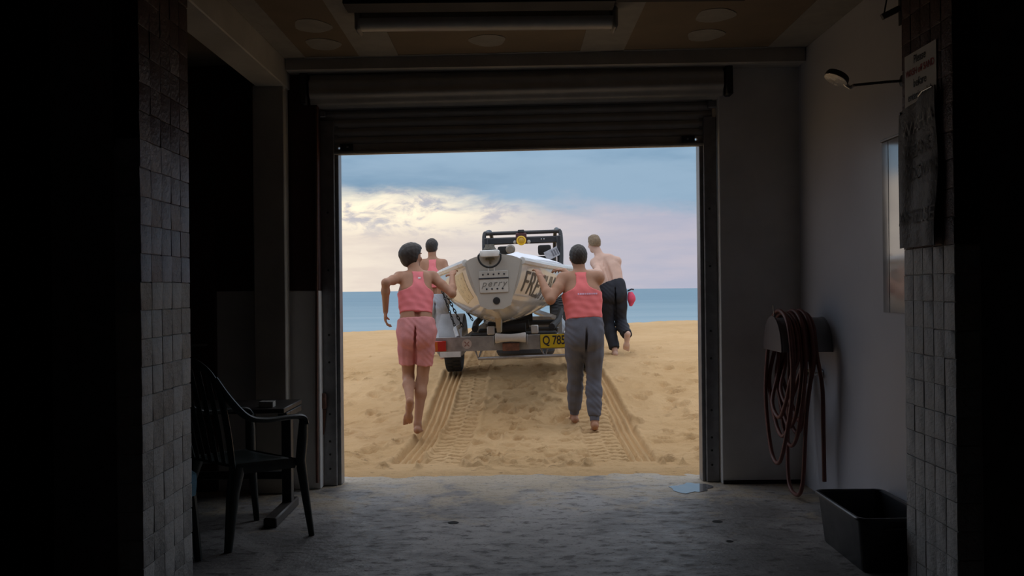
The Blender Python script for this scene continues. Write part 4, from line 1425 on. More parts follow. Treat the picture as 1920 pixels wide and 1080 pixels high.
class Field:
    def __init__(self, lo, hi, res):
        self.lo = np.array(lo, np.float64)
        self.res = res
        self.n = np.maximum(4, np.ceil((np.array(hi) - self.lo) / res).astype(int))
        self.ax = [(self.lo[i] + res * np.arange(self.n[i])).astype(np.float32) for i in range(3)]
        self.F = np.full(tuple(self.n), 0.25, np.float32)

    def sub(self, lo, hi):
        sl = []
        for i in range(3):
            a = int(np.clip((lo[i] - self.lo[i]) / self.res - 1, 0, self.n[i]))
            b_ = int(np.clip((hi[i] - self.lo[i]) / self.res + 2, 0, self.n[i]))
            sl.append(slice(a, b_))
        return tuple(sl)

    def coords(self, sl):
        return (self.ax[0][sl[0]][:, None, None], self.ax[1][sl[1]][None, :, None], self.ax[2][sl[2]][None, None, :])

    def add(self, fn, lo, hi, k, mode='union'):
        pad = 0.045 + k
        sl = self.sub(np.array(lo) - pad, np.array(hi) + pad)
        if any(s.stop <= s.start for s in sl):
            return
        x, y, z = self.coords(sl)
        d = fn(x, y, z).astype(np.float32)
        if mode == 'union':
            self.F[sl] = smin(self.F[sl], d, k) if k > 0 else np.minimum(self.F[sl], d)
        else:
            self.F[sl] = -smin(-self.F[sl], d, k)

    def cone(self, a, b_, ra, rb, k=0.02):
        a, b_ = A(a), A(b_)
        ba = b_ - a
        L2 = float(ba @ ba) + 1e-9

        def fn(x, y, z):
            px, py, pz = x - a[0], y - a[1], z - a[2]
            t_ = np.clip((px * ba[0] + py * ba[1] + pz * ba[2]) / L2, 0, 1)
            return np.sqrt((px - ba[0] * t_) ** 2 + (py - ba[1] * t_) ** 2 + (pz - ba[2] * t_) ** 2) - (ra + (rb - ra) * t_)
        r = max(ra, rb)
        self.add(fn, np.minimum(a, b_) - r, np.maximum(a, b_) + r, k)

    def ell(self, c, R, rad, k=0.02, mode='union'):
        """ellipsoid; R columns are its axes"""
        c = A(c)
        R = np.array(R, np.float64)

        def fn(x, y, z):
            px, py, pz = x - c[0], y - c[1], z - c[2]
            q = [(px * R[0, i] + py * R[1, i] + pz * R[2, i]) for i in range(3)]
            k0 = np.sqrt(sum((q[i] / rad[i]) ** 2 for i in range(3)))
            k1 = np.sqrt(sum((q[i] / rad[i] ** 2) ** 2 for i in range(3))) + 1e-6
            return k0 * (k0 - 1) / k1
        r = max(rad)
        self.add(fn, c - r, c + r, k, mode)

    def mesh(self):
        F = self.F
        ins = F < 0
        n0, n1, n2 = F.shape
        tot = np.zeros((n0 - 1, n1 - 1, n2 - 1), np.int8)
        for i in (0, 1):
            for j in (0, 1):
                for k in (0, 1):
                    tot += ins[i:n0 - 1 + i, j:n1 - 1 + j, k:n2 - 1 + k]
        cells = np.argwhere((tot > 0) & (tot < 8))
        idx = np.full(tot.shape, -1, np.int32)
        idx[cells[:, 0], cells[:, 1], cells[:, 2]] = np.arange(len(cells))
        corner = {}
        for i in (0, 1):
            for j in (0, 1):
                for k in (0, 1):
                    corner[(i, j, k)] = F[cells[:, 0] + i, cells[:, 1] + j, cells[:, 2] + k]
        acc = np.zeros((len(cells), 3))
        cnt = np.zeros(len(cells))
        for ax in range(3):
            for p in (0, 1):
                for q in (0, 1):
                    c0 = [0, 0, 0]
                    o = [a for a in range(3) if a != ax]
                    c0[o[0]], c0[o[1]] = p, q
                    c1 = list(c0)
                    c1[ax] = 1
                    f0, f1 = corner[tuple(c0)], corner[tuple(c1)]
                    m = (f0 < 0) != (f1 < 0)
                    t_ = np.where(m, f0 / np.where(f0 - f1 == 0, 1, f0 - f1), 0)
                    pt = np.tile(np.array(c0, float), (len(cells), 1))
                    pt[:, ax] = t_
                    acc[m] += pt[m]
                    cnt[m] += 1
        verts = self.lo + (cells + acc / cnt[:, None]) * self.res
        quads = []
        for ax in range(3):
            o = [a for a in range(3) if a != ax]
            s0 = [slice(1, F.shape[a] - 1) for a in range(3)]
            s0[ax] = slice(0, F.shape[ax] - 1)
            s1 = list(s0)
            s1[ax] = slice(1, F.shape[ax])
            a_, b_ = ins[tuple(s0)], ins[tuple(s1)]
            e = np.argwhere(a_ != b_)
            if not len(e):
                continue
            flip = b_[e[:, 0], e[:, 1], e[:, 2]]
            base = e.copy()
            base[:, o[0]] += 1
            base[:, o[1]] += 1
            q = []
            for du, dv in ((-1, -1), (0, -1), (0, 0), (-1, 0)):
                cc = base.copy()
                cc[:, o[0]] += du
                cc[:, o[1]] += dv
                q.append(idx[cc[:, 0], cc[:, 1], cc[:, 2]])
            q = np.stack(q, 1)
            if ax == 1:
                flip = ~flip
            q[flip] = q[flip][:, ::-1]
            quads.append(q)
        quads = np.concatenate(quads)
        quads = quads[(quads >= 0).all(1)]
        return verts, quads


def field_obj(name, f, m, parent):
    v_, q_ = f.mesh()
    return finish(name, np_mesh(name, v_, q_), m, parent, angle=None)


def frame(fwd, up):
    f = unit(A(fwd))
    u = A(up)
    u = unit(u - f * (u @ f))
    r = np.cross(f, u)
    return r, f, u


def rot_about(v, axis, ang):
    axis = unit(axis)
    return v * math.cos(ang) + np.cross(axis, v) * math.sin(ang) + axis * (axis @ v) * (1 - math.cos(ang))


def add_hand(F, wrist, dirn, palm_n, thumb_side, curl, sc=1.0):
    """dirn: wrist to knuckles; palm_n: where the palm faces; fingers curl towards palm_n"""
    w_ = A(wrist)
    d = unit(A(dirn))
    n = A(palm_n)
    n = unit(n - d * (n @ d))
    lat = unit(A(thumb_side) - d * (A(thumb_side) @ d))
    lat = unit(lat - n * (lat @ n))
    R = np.stack([lat, d, n], 1)
    F.ell(w_ + d * .048 * sc, R, (.040 * sc, .056 * sc, .016 * sc), .012)
    lens = [(.040, .026, .020), (.045, .029, .021), (.041, .027, .020), (.032, .021, .018)]
    for i, L in enumerate(lens):
        off = (.029 - .0195 * i) * sc
        p = w_ + d * (.088 - .004 * abs(i - 1.2)) * sc + lat * off
        dd = unit(d + lat * (.10 - .07 * i))
        for j, l in enumerate(L):
            dd = rot_about(dd, np.cross(dd, n), curl * (.75 if j == 0 else 1.0))
            q = p + dd * l * sc
            F.cone(p, q, (.0088 - .0007 * j) * sc, (.0084 - .0010 * j) * sc, .004)
            p = q
    p = w_ + d * .028 * sc + lat * .030 * sc
    dd = unit(d * .75 + lat * .7 + n * .25)
    for j, l in enumerate((.038, .030, .024)):
        q = p + dd * l * sc
        F.cone(p, q, (.0125 - .0015 * j) * sc, (.0105 - .0012 * j) * sc, .007)
        p = q
        dd = unit(rot_about(dd, np.cross(dd, n), curl * .5) - lat * .12)


def add_foot(F, ankle, toe, up, sc=1.0, side=1):
    a = A(ankle)
    r, f, u = frame(toe, up)
    heel = a - u * .055 * sc - f * .035 * sc
    ball = a - u * .062 * sc + f * .115 * sc
    F.ell(heel, np.stack([r, f, u], 1), (.032 * sc, .040 * sc, .032 * sc), .02)
    F.cone(a + u * .0, a - u * .03 * sc + f * .03 * sc, .034 * sc, .034 * sc, .02)
    F.cone(a - u * .025 * sc + f * .03 * sc, ball + u * .012, .034 * sc, .024 * sc, .02)
    F.cone(heel, ball, .028 * sc, .022 * sc, .02)
    F.ell(ball, np.stack([r, f, u], 1), (.045 * sc, .045 * sc, .020 * sc), .015)
    for i in range(5):
        o = (-.034 + .017 * i) * side
        L = (.052, .050, .045, .038, .030)[i]
        b0 = ball + r * (-o) * sc + f * (.022) * sc
        F.cone(b0, b0 + f * L * sc * .9 - u * .004, (.0125 if i == 0 else .0088) * sc, (.0110 if i == 0 else .0075) * sc, .005)


def head_frame(J):
    return frame(J['look'], J.get('head_up', (0, 0, 1)))


def add_head(F, J, sc=1.0):
    c = A(J['head'])
    r, f, u = head_frame(J)
    R = np.stack([r, f, u], 1)
    F.ell(c + u * .022 * sc - f * .008 * sc, R, (.074 * sc, .094 * sc, .088 * sc), .02)
    F.ell(c + f * .018 * sc - u * .045 * sc, R, (.058 * sc, .070 * sc, .070 * sc), .03)
    F.ell(c + f * .058 * sc - u * .092 * sc, R, (.028 * sc, .026 * sc, .022 * sc), .025)
    for s in (-1, 1):
        F.ell(c + f * .076 * sc + r * s * .031 * sc + u * .002 * sc, R, (.017 * sc, .014 * sc, .012 * sc), .012, 'sub')
        F.ell(c + f * .083 * sc + r * s * .03 * sc + u * .022 * sc, R, (.022 * sc, .012 * sc, .008 * sc), .012)
        F.ell(c + f * .062 * sc + r * s * .042 * sc - u * .032 * sc, R, (.022 * sc, .022 * sc, .018 * sc), .02)
        ear = c - f * .008 * sc + r * s * .076 * sc - u * .008 * sc
        Re = np.stack([unit(r + f * -.45 * s), unit(f + r * .45 * s), u], 1)
        F.ell(ear, Re, (.009 * sc, .019 * sc, .031 * sc), .006)
        F.ell(ear + r * s * .009 * sc + f * .004, Re, (.006 * sc, .010 * sc, .018 * sc), .004, 'sub')
    F.cone(c + f * .086 * sc + u * .008 * sc, c + f * .106 * sc - u * .030 * sc, .008 * sc, .013 * sc, .012)
    for s in (-1, 1):
        F.ell(c + f * .094 * sc + r * s * .010 * sc - u * .036 * sc, R, (.009 * sc, .009 * sc, .007 * sc), .006)
    F.ell(c + f * .086 * sc - u * .060 * sc, R, (.024 * sc, .010 * sc, .007 * sc), .006)
    F.ell(c + f * .085 * sc - u * .071 * sc, R, (.021 * sc, .010 * sc, .007 * sc), .006)
    F.ell(c + f * .099 * sc - u * .0655 * sc, R, (.022 * sc, .008 * sc, .0022 * sc), .003, 'sub')


def torso_stations(J, wd):
    """list of (centre, right vector, half width, half depth)"""
    pel, wai, che, nek = A(J['pelvis']), A(J['waist']), A(J['chest']), A(J['neck'])
    rh = unit(A(J['hipR']) - A(J['hipL']))
    rs = unit(A(J['shR']) - A(J['shL']))
    ra = unit(rh + rs)
    up = unit(nek - pel)
    st = [(pel - up * .065, rh, wd['hip'][0] * .86, wd['hip'][1] * .9), (pel, rh, *wd['hip']), (pel * .45 + wai * .55, rh, (wd['hip'][0] + wd['waist'][0]) / 2, (wd['hip'][1] + wd['waist'][1]) / 2 - .004),
          (wai, ra, *wd['waist']), (wai * .5 + che * .5, ra, (wd['waist'][0] + wd['chest'][0]) / 2 + .004, (wd['waist'][1] + wd['chest'][1]) / 2),
          (che, rs, *wd['chest']), (che * .45 + nek * .55, rs, wd['chest'][0] * .90, wd['chest'][1] * .84)]
    return st, up


def add_torso(F, st, up, grow=0.0, k=0.05):
    for (c0, r0, a0, b0), (c1, r1, a1, b1) in zip(st[:-1], st[1:]):
        ax = c1 - c0
        L2 = float(ax @ ax)
        r = unit(r0 + r1)
        r = unit(r - ax * (r @ ax) / L2)
        f = np.cross(unit(ax), r)
        mx = max(a0, a1) + grow

        def fn(x, y, z, c0=c0, ax=ax, L2=L2, r=r, f=f, a0=a0, a1=a1, b0=b0, b1=b1):
            px, py, pz = x - c0[0], y - c0[1], z - c0[2]
            t_ = np.clip((px * ax[0] + py * ax[1] + pz * ax[2]) / L2, 0, 1)
            qx, qy, qz = px - ax[0] * t_, py - ax[1] * t_, pz - ax[2] * t_
            u_ = qx * r[0] + qy * r[1] + qz * r[2]
            v_ = qx * f[0] + qy * f[1] + qz * f[2]
            e2 = np.maximum(qx * qx + qy * qy + qz * qz - u_ * u_ - v_ * v_, 0)
            aa = a0 + (a1 - a0) * t_ + grow
            bb = b0 + (b1 - b0) * t_ + grow
            p_ = 2.4
            k0 = (np.abs(u_ / aa) ** p_ + np.abs(v_ / bb) ** p_) ** (1 / p_)
            k0 = np.sqrt(k0 * k0 + e2 / (bb * bb))
            k1 = np.sqrt((u_ / aa ** 2) ** 2 + (v_ / bb ** 2) ** 2 + e2 / bb ** 4) + 1e-4
            return np.where(k0 < .3, -.05, k0 * (k0 - 1) / k1)
        F.add(fn, np.minimum(c0, c1) - mx, np.maximum(c0, c1) + mx, k if c0 is not st[0][0] else .03)


def bounds(pts, pad):
    p = np.stack([A(q) for q in pts])
    return p.min(0) - pad, p.max(0) + pad


SKIN_RES = 0.0068


def build_body(J, wd, sc=1.0, arm=1.0, leg=1.0, res=SKIN_RES):
    keys = ['head', 'pelvis', 'neck', 'shL', 'shR', 'elL', 'elR', 'wrL', 'wrR', 'hipL', 'hipR', 'knL', 'knR', 'anL', 'anR']
    lo, hi = bounds([J[k] for k in keys], .21)
    lo = np.minimum(lo, A(J['head']) - .17)
    hi = np.maximum(hi, A(J['head']) + .17)
    F = Field(lo, hi, res)
    st, up = torso_stations(J, wd)
    add_torso(F, st, up)
    rs = unit(A(J['shR']) - A(J['shL']))
    fw = np.cross(up, rs)
    che, nek = A(J['chest']), A(J['neck'])
    for s, S in (('L', -1), ('R', 1)):
        sh, el, wr = A(J['sh' + s]), A(J['el' + s]), A(J['wr' + s])
        # shoulder girdle, trapezius, shoulder blade
        F.cone(nek - up * .02, sh + up * .012, .050, .050 * arm, .04)
        F.ell(che * .5 + nek * .5 + rs * S * .075 - fw * .055, np.stack([rs, fw, up], 1), (.06, .035, .085), .03)
        m1 = sh * .55 + el * .45
        F.cone(sh, m1, .052 * arm, .047 * arm, .03)
        F.cone(m1, el, .046 * arm, .038 * arm, .02)
        m2 = el * .7 + wr * .3
        F.cone(el, m2, .038 * arm, .041 * arm, .02)
        F.cone(m2, wr, .041 * arm, .0255 * arm, .02)
        add_hand(F, wr, J['hd' + s], J['pn' + s], J['th' + s], J['cu' + s], sc)
        hp, kn, an = A(J['hip' + s]), A(J['kn' + s]), A(J['an' + s])
        m3 = hp * .6 + kn * .4
        F.cone(hp, m3, .088 * leg, .078 * leg, .04)
        F.cone(m3, kn, .078 * leg, .055 * leg, .03)
        m4 = kn * .68 + an * .32
        bk = unit(an - kn)
        back = -unit(A(J['face']) - bk * (A(J['face']) @ bk))
        F.cone(kn, m4 + back * .012, .053 * leg, .056 * leg, .03)
        F.cone(m4 + back * .012, an, .055 * leg, .034 * leg, .03)
        add_foot(F, an, J['toe' + s], J['fup' + s], sc, S)
        # buttock
        F.ell(hp - A(J['face']) * .045 + rs * (-S) * .012 - up * .0, np.stack([rs, fw, up], 1), (.085 * leg, .075 * leg, .09 * leg), .04)
    F.cone(nek - up * .03, A(J['head']) - unit(A(J['look'])) * .02 - np.array([0, 0, .03]), .060 * (.92 + .08 * arm), .052 * (.92 + .08 * arm), .03)
    # spine groove
    cleft(F, J, up, J.get('cleft', .66), .016)
    # shallow furrow along the spine
    for (ca, ra_, aa_, ba_), (cb, rb_, ab_, bb_) in zip(st[2:-1], st[3:]):
        for q_ in (0.0, .5):
            cc = ca + (cb - ca) * q_
            bq = ba_ + (bb_ - ba_) * q_
            F.ell(cc - fw * (bq + .010), np.stack([rs, fw, up], 1), (.010, .016, .055), .03, 'sub')
    add_head(F, J, sc)
    return F, st, up


def tank_top(J, st, up, wd, res, hem, racer, grow=.009):
    pel, nek = A(J['pelvis']), A(J['neck'])
    lo, hi = bounds([J['pelvis'], J['neck'], J['shL'], J['shR']], .2)
    F = Field(lo, hi, res)
    add_torso(F, st, up, grow)
    rs = unit(A(J['shR']) - A(J['shL']))
    fw = np.cross(up, rs)
    che = A(J['chest'])
    for S in (-1, 1):
        sh = A(J['shR' if S > 0 else 'shL'])
        F.cone(nek - up * .02, sh + up * .012, .050 + grow, .050 + grow, .04)
        F.ell(che * .5 + nek * .5 + rs * S * .075 - fw * .055, np.stack([rs, fw, up], 1), (.06 + grow, .035 + grow, .085 + grow), .03)
    x, y, z = F.coords(tuple(slice(0, n_) for n_ in F.n))
    px, py, pz = x - nek[0], y - nek[1], z - nek[2]
    u_ = px * rs[0] + py * rs[1] + pz * rs[2]
    v_ = px * fw[0] + py * fw[1] + pz * fw[2]
    h_ = px * up[0] + py * up[1] + pz * up[2]
    # wrinkles
    wr_ = .0013 * np.sin(h_ * 95 + 2.0 * np.sin(u_ * 16)) * np.clip((-h_ - .20) / .1, 0, 1) + .0018 * np.sin(u_ * 60 + h_ * 45)
    Fb = F.F + wr_
    hn = [-.6, -.212, -.205, -.195, -.18, -.16, -.13, -.06, .0, .03]
    back_w = np.interp(h_, hn, [.4, .4, .145, .108, .080, .062, .051, .046, .056, .08] if racer else [.4, .4, .17, .15, .135, .115, .10, .09, .088, .09])
    front_w = np.interp(h_, hn, [.4, .4, .20, .18, .16, .14, .12, .105, .10, .10])
    w_ = back_w + (front_w - back_w) * np.clip((v_ + .03) / .08, 0, 1)
    reg = (np.abs(u_) - w_) * .8
    reg = np.maximum(reg, -(h_ - hem) - .01 * np.cos(u_ * 9))
    neckline = np.where(v_ > 0, -.075 - .6 * np.clip(.08 - np.abs(u_), 0, .08), -.012)
    reg = np.maximum(reg, (h_ - np.maximum(neckline, -.3)) * .9)
    # keep straps on the shoulders: open scoop only near the middle in front
    F.F = np.maximum(Fb, reg).astype(np.float32)
    # hollow: the body fills it, so leave solid
    return F


def cleft(F, J, up, qe, grow):
    pel = A(J['pelvis'])
    rs = unit(A(J['hipR']) - A(J['hipL']))
    fw = np.cross(up, rs)
    eL, eR = [A(J['hip' + s_]) + (A(J['kn' + s_]) - A(J['hip' + s_])) * qe for s_ in 'LR']
    fc = A(J['face'])
    c0_, c1_ = pel - fc * .132 - up * .02, (eL + eR) / 2 - fc * .085
    for q_ in range(7):
        cc = c0_ + (c1_ - c0_) * q_ / 6
        F.ell(cc, np.stack([rs, fw, up], 1), (.006 + .0012 * q_ + grow, .040 + .004 * q_ + grow, .05), .016, 'sub')


def trousers(J, st, up, wd, res, waist_h, legs, grow=.012, wrinkle=.003, fold=60):
    """legs: per side list of (fraction along hip-knee-ankle 0..2, radius); cut flat at the last"""
    lo, hi = bounds([J[k] for k in ('pelvis', 'waist', 'hipL', 'hipR', 'knL', 'knR', 'anL', 'anR')], .2)
    F = Field(lo, hi, res)
    add_torso(F, st[:4], up, grow)
    rs = unit(A(J['hipR']) - A(J['hipL']))
    fw = np.cross(up, rs)
    pel = A(J['pelvis'])
    x, y, z = F.coords(tuple(slice(0, n_) for n_ in F.n))
    legF = []
    top = (x - pel[0]) * up[0] + (y - pel[1]) * up[1] + (z - pel[2]) * up[2]
    for s, S in (('L', -1), ('R', 1)):
        hp, kn, an = A(J['hip' + s]), A(J['kn' + s]), A(J['an' + s])
        F.ell(hp - A(J['face']) * .045 - rs * S * .012, np.stack([rs, fw, up], 1), (.078 + grow, .072 + grow, .095 + grow), .03)
        at_ = lambda q: hp + (kn - hp) * q if q <= 1 else kn + (an - kn) * (q - 1)
        G = Field(F.lo, F.lo + F.n * res, res)
        G.F = G.F[:F.n[0], :F.n[1], :F.n[2]]
        G.n = np.array(G.F.shape)
        for (q0, r0), (q1, r1) in zip(legs[:-1], legs[1:]):
            G.cone(at_(q0), at_(q1), r0, r1, .03)
        qe = legs[-1][0]
        e = at_(qe)
        dr = unit((kn - hp) if qe <= 1 else (an - kn))
        cut = (x - e[0]) * dr[0] + (y - e[1]) * dr[1] + (z - e[2]) * dr[2]
        far = np.sqrt((x - e[0]) ** 2 + (y - e[1]) ** 2 + (z - e[2]) ** 2) - .22
        G.F = np.maximum(G.F, np.where(far < 0, cut, -1)).astype(np.float32)
        legF.append(G.F)
    F.F = smin(F.F, smin(legF[0], legF[1], .006), .02).astype(np.float32)
    cleft(F, J, up, min(1, legs[-1][0]), 0.0)
    wob = wrinkle * np.sin(z * fold + 9 * np.sin(x * 14 + z * 6) + y * 20) + wrinkle * .6 * np.sin(x * 55 + z * 28 + y * 30)
    F.F = np.maximum(F.F + wob, top - waist_h + .006 * np.sin(x * 12)).astype(np.float32)
    return F


def hair_cap(J, sc, grow, res, extra=(), nape=-.035, front=.045, fuzz=.003, freq=90):
    c = A(J['head'])
    r, f, u = head_frame(J)
    R = np.stack([r, f, u], 1)
    F = Field(c - .19, c + .19, res)
    F.ell(c + u * .022 * sc - f * .010 * sc, R, (.074 * sc + grow, .094 * sc + grow, .088 * sc + grow), .02)
    F.ell(c - u * .03 * sc - f * .035 * sc, R, (.060 * sc + grow * .7, .052 * sc + grow * .7, .06 * sc), .03)
    for off, rad in extra:
        F.ell(c + r * off[0] + f * off[1] + u * off[2], R, rad, .035)
    x, y, z = F.coords(tuple(slice(0, n_) for n_ in F.n))
    px, py, pz = x - c[0], y - c[1], z - c[2]
    U = px * r[0] + py * r[1] + pz * r[2]
    Vv = px * f[0] + py * f[1] + pz * f[2]
    H = px * u[0] + py * u[1] + pz * u[2]
    # hairline: low at the nape, over the ears at the side, high on the brow
    line = np.interp(Vv, [-.12, -.06, -.03, -.005, .02, front, .12], [nape - .03, nape - .02, nape, .012, .018, .058, .085])
    F.F = F.F + fuzz * (np.sin(U * freq + 3 * np.sin(H * 30)) * np.sin(H * freq * .6 + Vv * 40) + .6 * np.sin(Vv * freq * 1.3 + U * 35))
    F.F = np.maximum(F.F, (line - H) * .8).astype(np.float32)
    return F


def skin_mat(name, c):
    m = mat(name, c, 0.55, var=.07, scale=9, spec=.35)
    b_ = m.node_tree.nodes["Principled BSDF"]
    b_.inputs["Subsurface Weight"].default_value = 0.0
    return m


def add_eyes(J, sc, parent):
    c = A(J['head'])
    r, f, u = head_frame(J)
    for s in (-1, 1):
        p = c + f * .072 * sc + r * s * .031 * sc + u * .002 * sc
        e_ = MB()
        e_.lathe([(.0005, -.011), (.006, -.0095), (.0105, -.004), (.0115, 0), (.0105, .004), (.006, .0095), (.0005, .011)], p, axis=(Vector(f), Vector(r), Vector(u)), n=12)
        e_.build("eye", mat("eye_white", (.7, .68, .66), .2), parent)


def person(label, J, wd, skin, res=SKIN_RES, sc=1.0, arm=1.0, leg=1.0, ground=None):
    root = thing("person", label, "person", ground)
    F, st, up = build_body(J, wd, sc, arm, leg, res)
    field_obj("body", F, skin, root)
    add_eyes(J, sc, root)
    return root, st, up


def px(d):
    return {k: (A(P(*v_)) if len(v_) == 3 and not k[:2] in ('hd', 'pn', 'th', 'to', 'fu', 'lo', 'fa') and k != 'head_up' else np.array(v_, float)) if isinstance(v_, tuple) else v_ for k, v_ in d.items()}


COTTON_CORAL = mat("coral_tank_fabric", (0.80, 0.205, 0.225), 0.8, var=.06, scale=6, bump=.15, bscale=240)
COTTON_CORAL2 = mat("coral_red_tank_fabric", (0.82, 0.175, 0.175), 0.8, var=.06, scale=6, bump=.15, bscale=240)
SHORTS = mat("faded_pink_shorts", (0.62, 0.25, 0.25), 0.85, var=.14, scale=7, bump=.2, bscale=200)
GREYPANT = mat("slate_grey_joggers", (0.115, 0.117, 0.145), 0.85, var=.12, scale=8, bump=.2, bscale=200)
BLACKPANT = mat("black_trousers", (0.013, 0.014, 0.022), 0.8, var=.15, scale=8)
PALEPANT = mat("pale_blue_grey_pants", (0.40, 0.44, 0.52), 0.8, var=.1, scale=8)
HAIR_D = mat("dark_brown_hair", (0.022, 0.014, 0.010), 0.5, var=.35, scale=60, bump=.3, bscale=160)
HAIR_B = mat("dark_blond_hair", (0.22, 0.15, 0.085), 0.55, var=.3, scale=60, bump=.3, bscale=160)
SK1 = skin_mat("tanned_skin", (0.40, 0.205, 0.125))
SK2 = skin_mat("light_tan_skin", (0.39, 0.20, 0.12))
SK4 = skin_mat("fair_skin", (0.62, 0.40, 0.31))
FEMALE = dict(hip=(.165, .112), waist=(.125, .092), chest=(.145, .108))
MALE = dict(hip=(.160, .112), waist=(.142, .105), chest=(.168, .118))

# ---- runner in pink shorts, front left
J1 = px(dict(
    pelvis=(781, 622, 9.0), waist=(780, 588, 9.04), chest=(779, 548, 9.12), neck=(781, 512, 9.19), head=(773, 480, 9.24),
    look=(.62, .78, .05), shL=(748, 521, 9.13), shR=(812, 520, 9.20),
    elL=(723, 530, 8.90), wrL=(723, 584, 9.02), hdL=(-.05, .12, -1), pnL=(.9, .2, 0), thL=(.25, 1, 0), cuL=.55,
    elR=(848, 551, 9.10), wrR=(848, 517, 9.34), hdR=(.02, .82, .45), pnR=(.25, .35, -.9), thR=(-1, 0, .2), cuR=.35,
    hipL=(764, 632, 9.0), hipR=(798, 632, 9.0), knL=(766, 708, 9.06), knR=(792, 712, 9.02),
    anL=(769, 756, 8.75), anR=(783, 795, 8.90), toeL=(-.12, .22, -.97), toeR=(-.03, 1, -.12), fupL=(0, 1, .3), fupR=(0, 0, 1), face=(0.0, .97, -.2)))
r1, st1, up1 = person("person in coral tank top and pink shorts running behind the boat", J1, FEMALE, SK1, arm=.92, leg=.92, sc=.96, ground=(J1['anR'][0], 9.0, 0.04))
field_obj("tank_top", tank_top(J1, st1, up1, FEMALE, .0075, -.405, True), COTTON_CORAL, r1)
sh_ = field_obj("shorts", trousers(J1, st1, up1, FEMALE, .0075, .108, [(0, .088), (.3, .088), (.66, .084)], grow=.012, wrinkle=.0018), SHORTS, r1)
field_obj("hair", hair_cap(J1, .96, .022, .005, extra=[((-.030, -.045, .02), (.075, .075, .078)), ((0, .01, .075), (.07, .085, .035)), ((-.01, -.06, -.05), (.05, .04, .05))], nape=-.085, fuzz=.0014, freq=120), HAIR_D, r1)

# ---- pusher in grey joggers, front right
J2 = px(dict(
    pelvis=(1096, 624, 9.15), waist=(1095, 592, 9.18), chest=(1091, 552, 9.25), neck=(1087, 513, 9.32), head=(1084, 482, 9.36),
    look=(-.10, .99, -.05), shL=(1056, 524, 9.26), shR=(1121, 522, 9.27),
    elL=(1032, 562, 9.08), wrL=(1013, 520, 9.27), hdL=(-.15, .62, .55), pnL=(-.45, .5, -.75), thL=(.8, .2, .4), cuL=.45,
    elR=(1100, 548, 9.52), wrR=(1058, 508, 9.78), hdR=(-.55, .8, .2), pnR=(-.3, .3, -.9), thR=(-.7, -.6, .2), cuR=.4,
    hipL=(1078, 634, 9.15), hipR=(1113, 634, 9.15), knL=(1079, 706, 9.30), knR=(1113, 712, 9.20),
    anL=(1077, 775, 9.42), anR=(1115, 789, 9.08), toeL=(-.08, 1, -.05), toeR=(.04, .93, -.36), fupL=(0, 0, 1), fupR=(0, .2, 1), face=(-.05, .98, -.15)))
r2, st2, up2 = person("person in coral singlet and grey joggers pushing the boat", J2, MALE, SK2, arm=1.12, leg=.98, ground=(J2['anR'][0], 9.15, 0.04))
tt2 = field_obj("singlet", tank_top(J2, st2, up2, MALE, .0075, -.46, True, .010), COTTON_CORAL2, r2)
field_obj("joggers", trousers(J2, st2, up2, MALE, .0075, .125, [(0, .098), (.4, .090), (1.0, .069), (1.3, .074), (1.6, .066), (1.82, .055), (1.9, .047)], grow=.012, wrinkle=.0022), GREYPANT, r2)
for s in ('L', 'R'):
    kn_, an_ = A(J2['kn' + s]), A(J2['an' + s])
    c0 = kn_ + (an_ - kn_) * .86
    c1 = kn_ + (an_ - kn_) * 1.0
    MB().tube([Vector(c0), Vector(c0 * .5 + c1 * .5), Vector(c1)], [.045, .046, .043], 16).build("cuff", GREYPANT, r2)
field_obj("hair", hair_cap(J2, 1.0, .011, .005, nape=-.052, fuzz=.0016, freq=190), HAIR_D, r2)

# ---- far left pusher in pale pants
J3 = px(dict(
    pelvis=(817, 570, 13.45), waist=(816, 547, 13.48), chest=(814, 516, 13.52), neck=(811, 487, 13.56), head=(810, 463, 13.59),
    look=(.15, .98, .0), shL=(792, 494, 13.52), shR=(832, 494, 13.54),
    elL=(784, 528, 13.44), wrL=(790, 553, 13.62), hdL=(.1, .6, -.6), pnL=(1, 0, 0), thL=(0, 1, .3), cuL=.5,
    elR=(845, 520, 13.44), wrR=(848, 508, 13.66), hdR=(.35, .85, .1), pnR=(.2, .1, -1), thR=(-.8, .5, 0), cuR=.3,
    hipL=(806, 577, 13.45), hipR=(828, 577, 13.45), knL=(806, 626, 13.62), knR=(829, 626, 13.42),
    anL=(806, 667, 13.70), anR=(830, 666, 13.22), toeL=(0, 1, -.05), toeR=(0, 1, -.15), fupL=(0, 0, 1), fupR=(0, 0, 1), face=(0, .98, -.1)))
r3, st3, up3 = person("person in coral tank top and pale pants ahead by the boat side", J3, FEMALE, SK2, res=.0085, arm=.95, leg=.92, sc=.97, ground=(J3['pelvis'][0], 13.45, .42))
field_obj("tank_top", tank_top(J3, st3, up3, FEMALE, .009, -.40, True), COTTON_CORAL, r3)
field_obj("pants", trousers(J3, st3, up3, FEMALE, .009, .12, [(0, .105), (.4, .098), (1.0, .080), (1.9, .072)], grow=.014), PALEPANT, r3)
field_obj("hair", hair_cap(J3, .97, .014, .006, nape=-.06, fuzz=.002, freq=140), HAIR_D, r3)

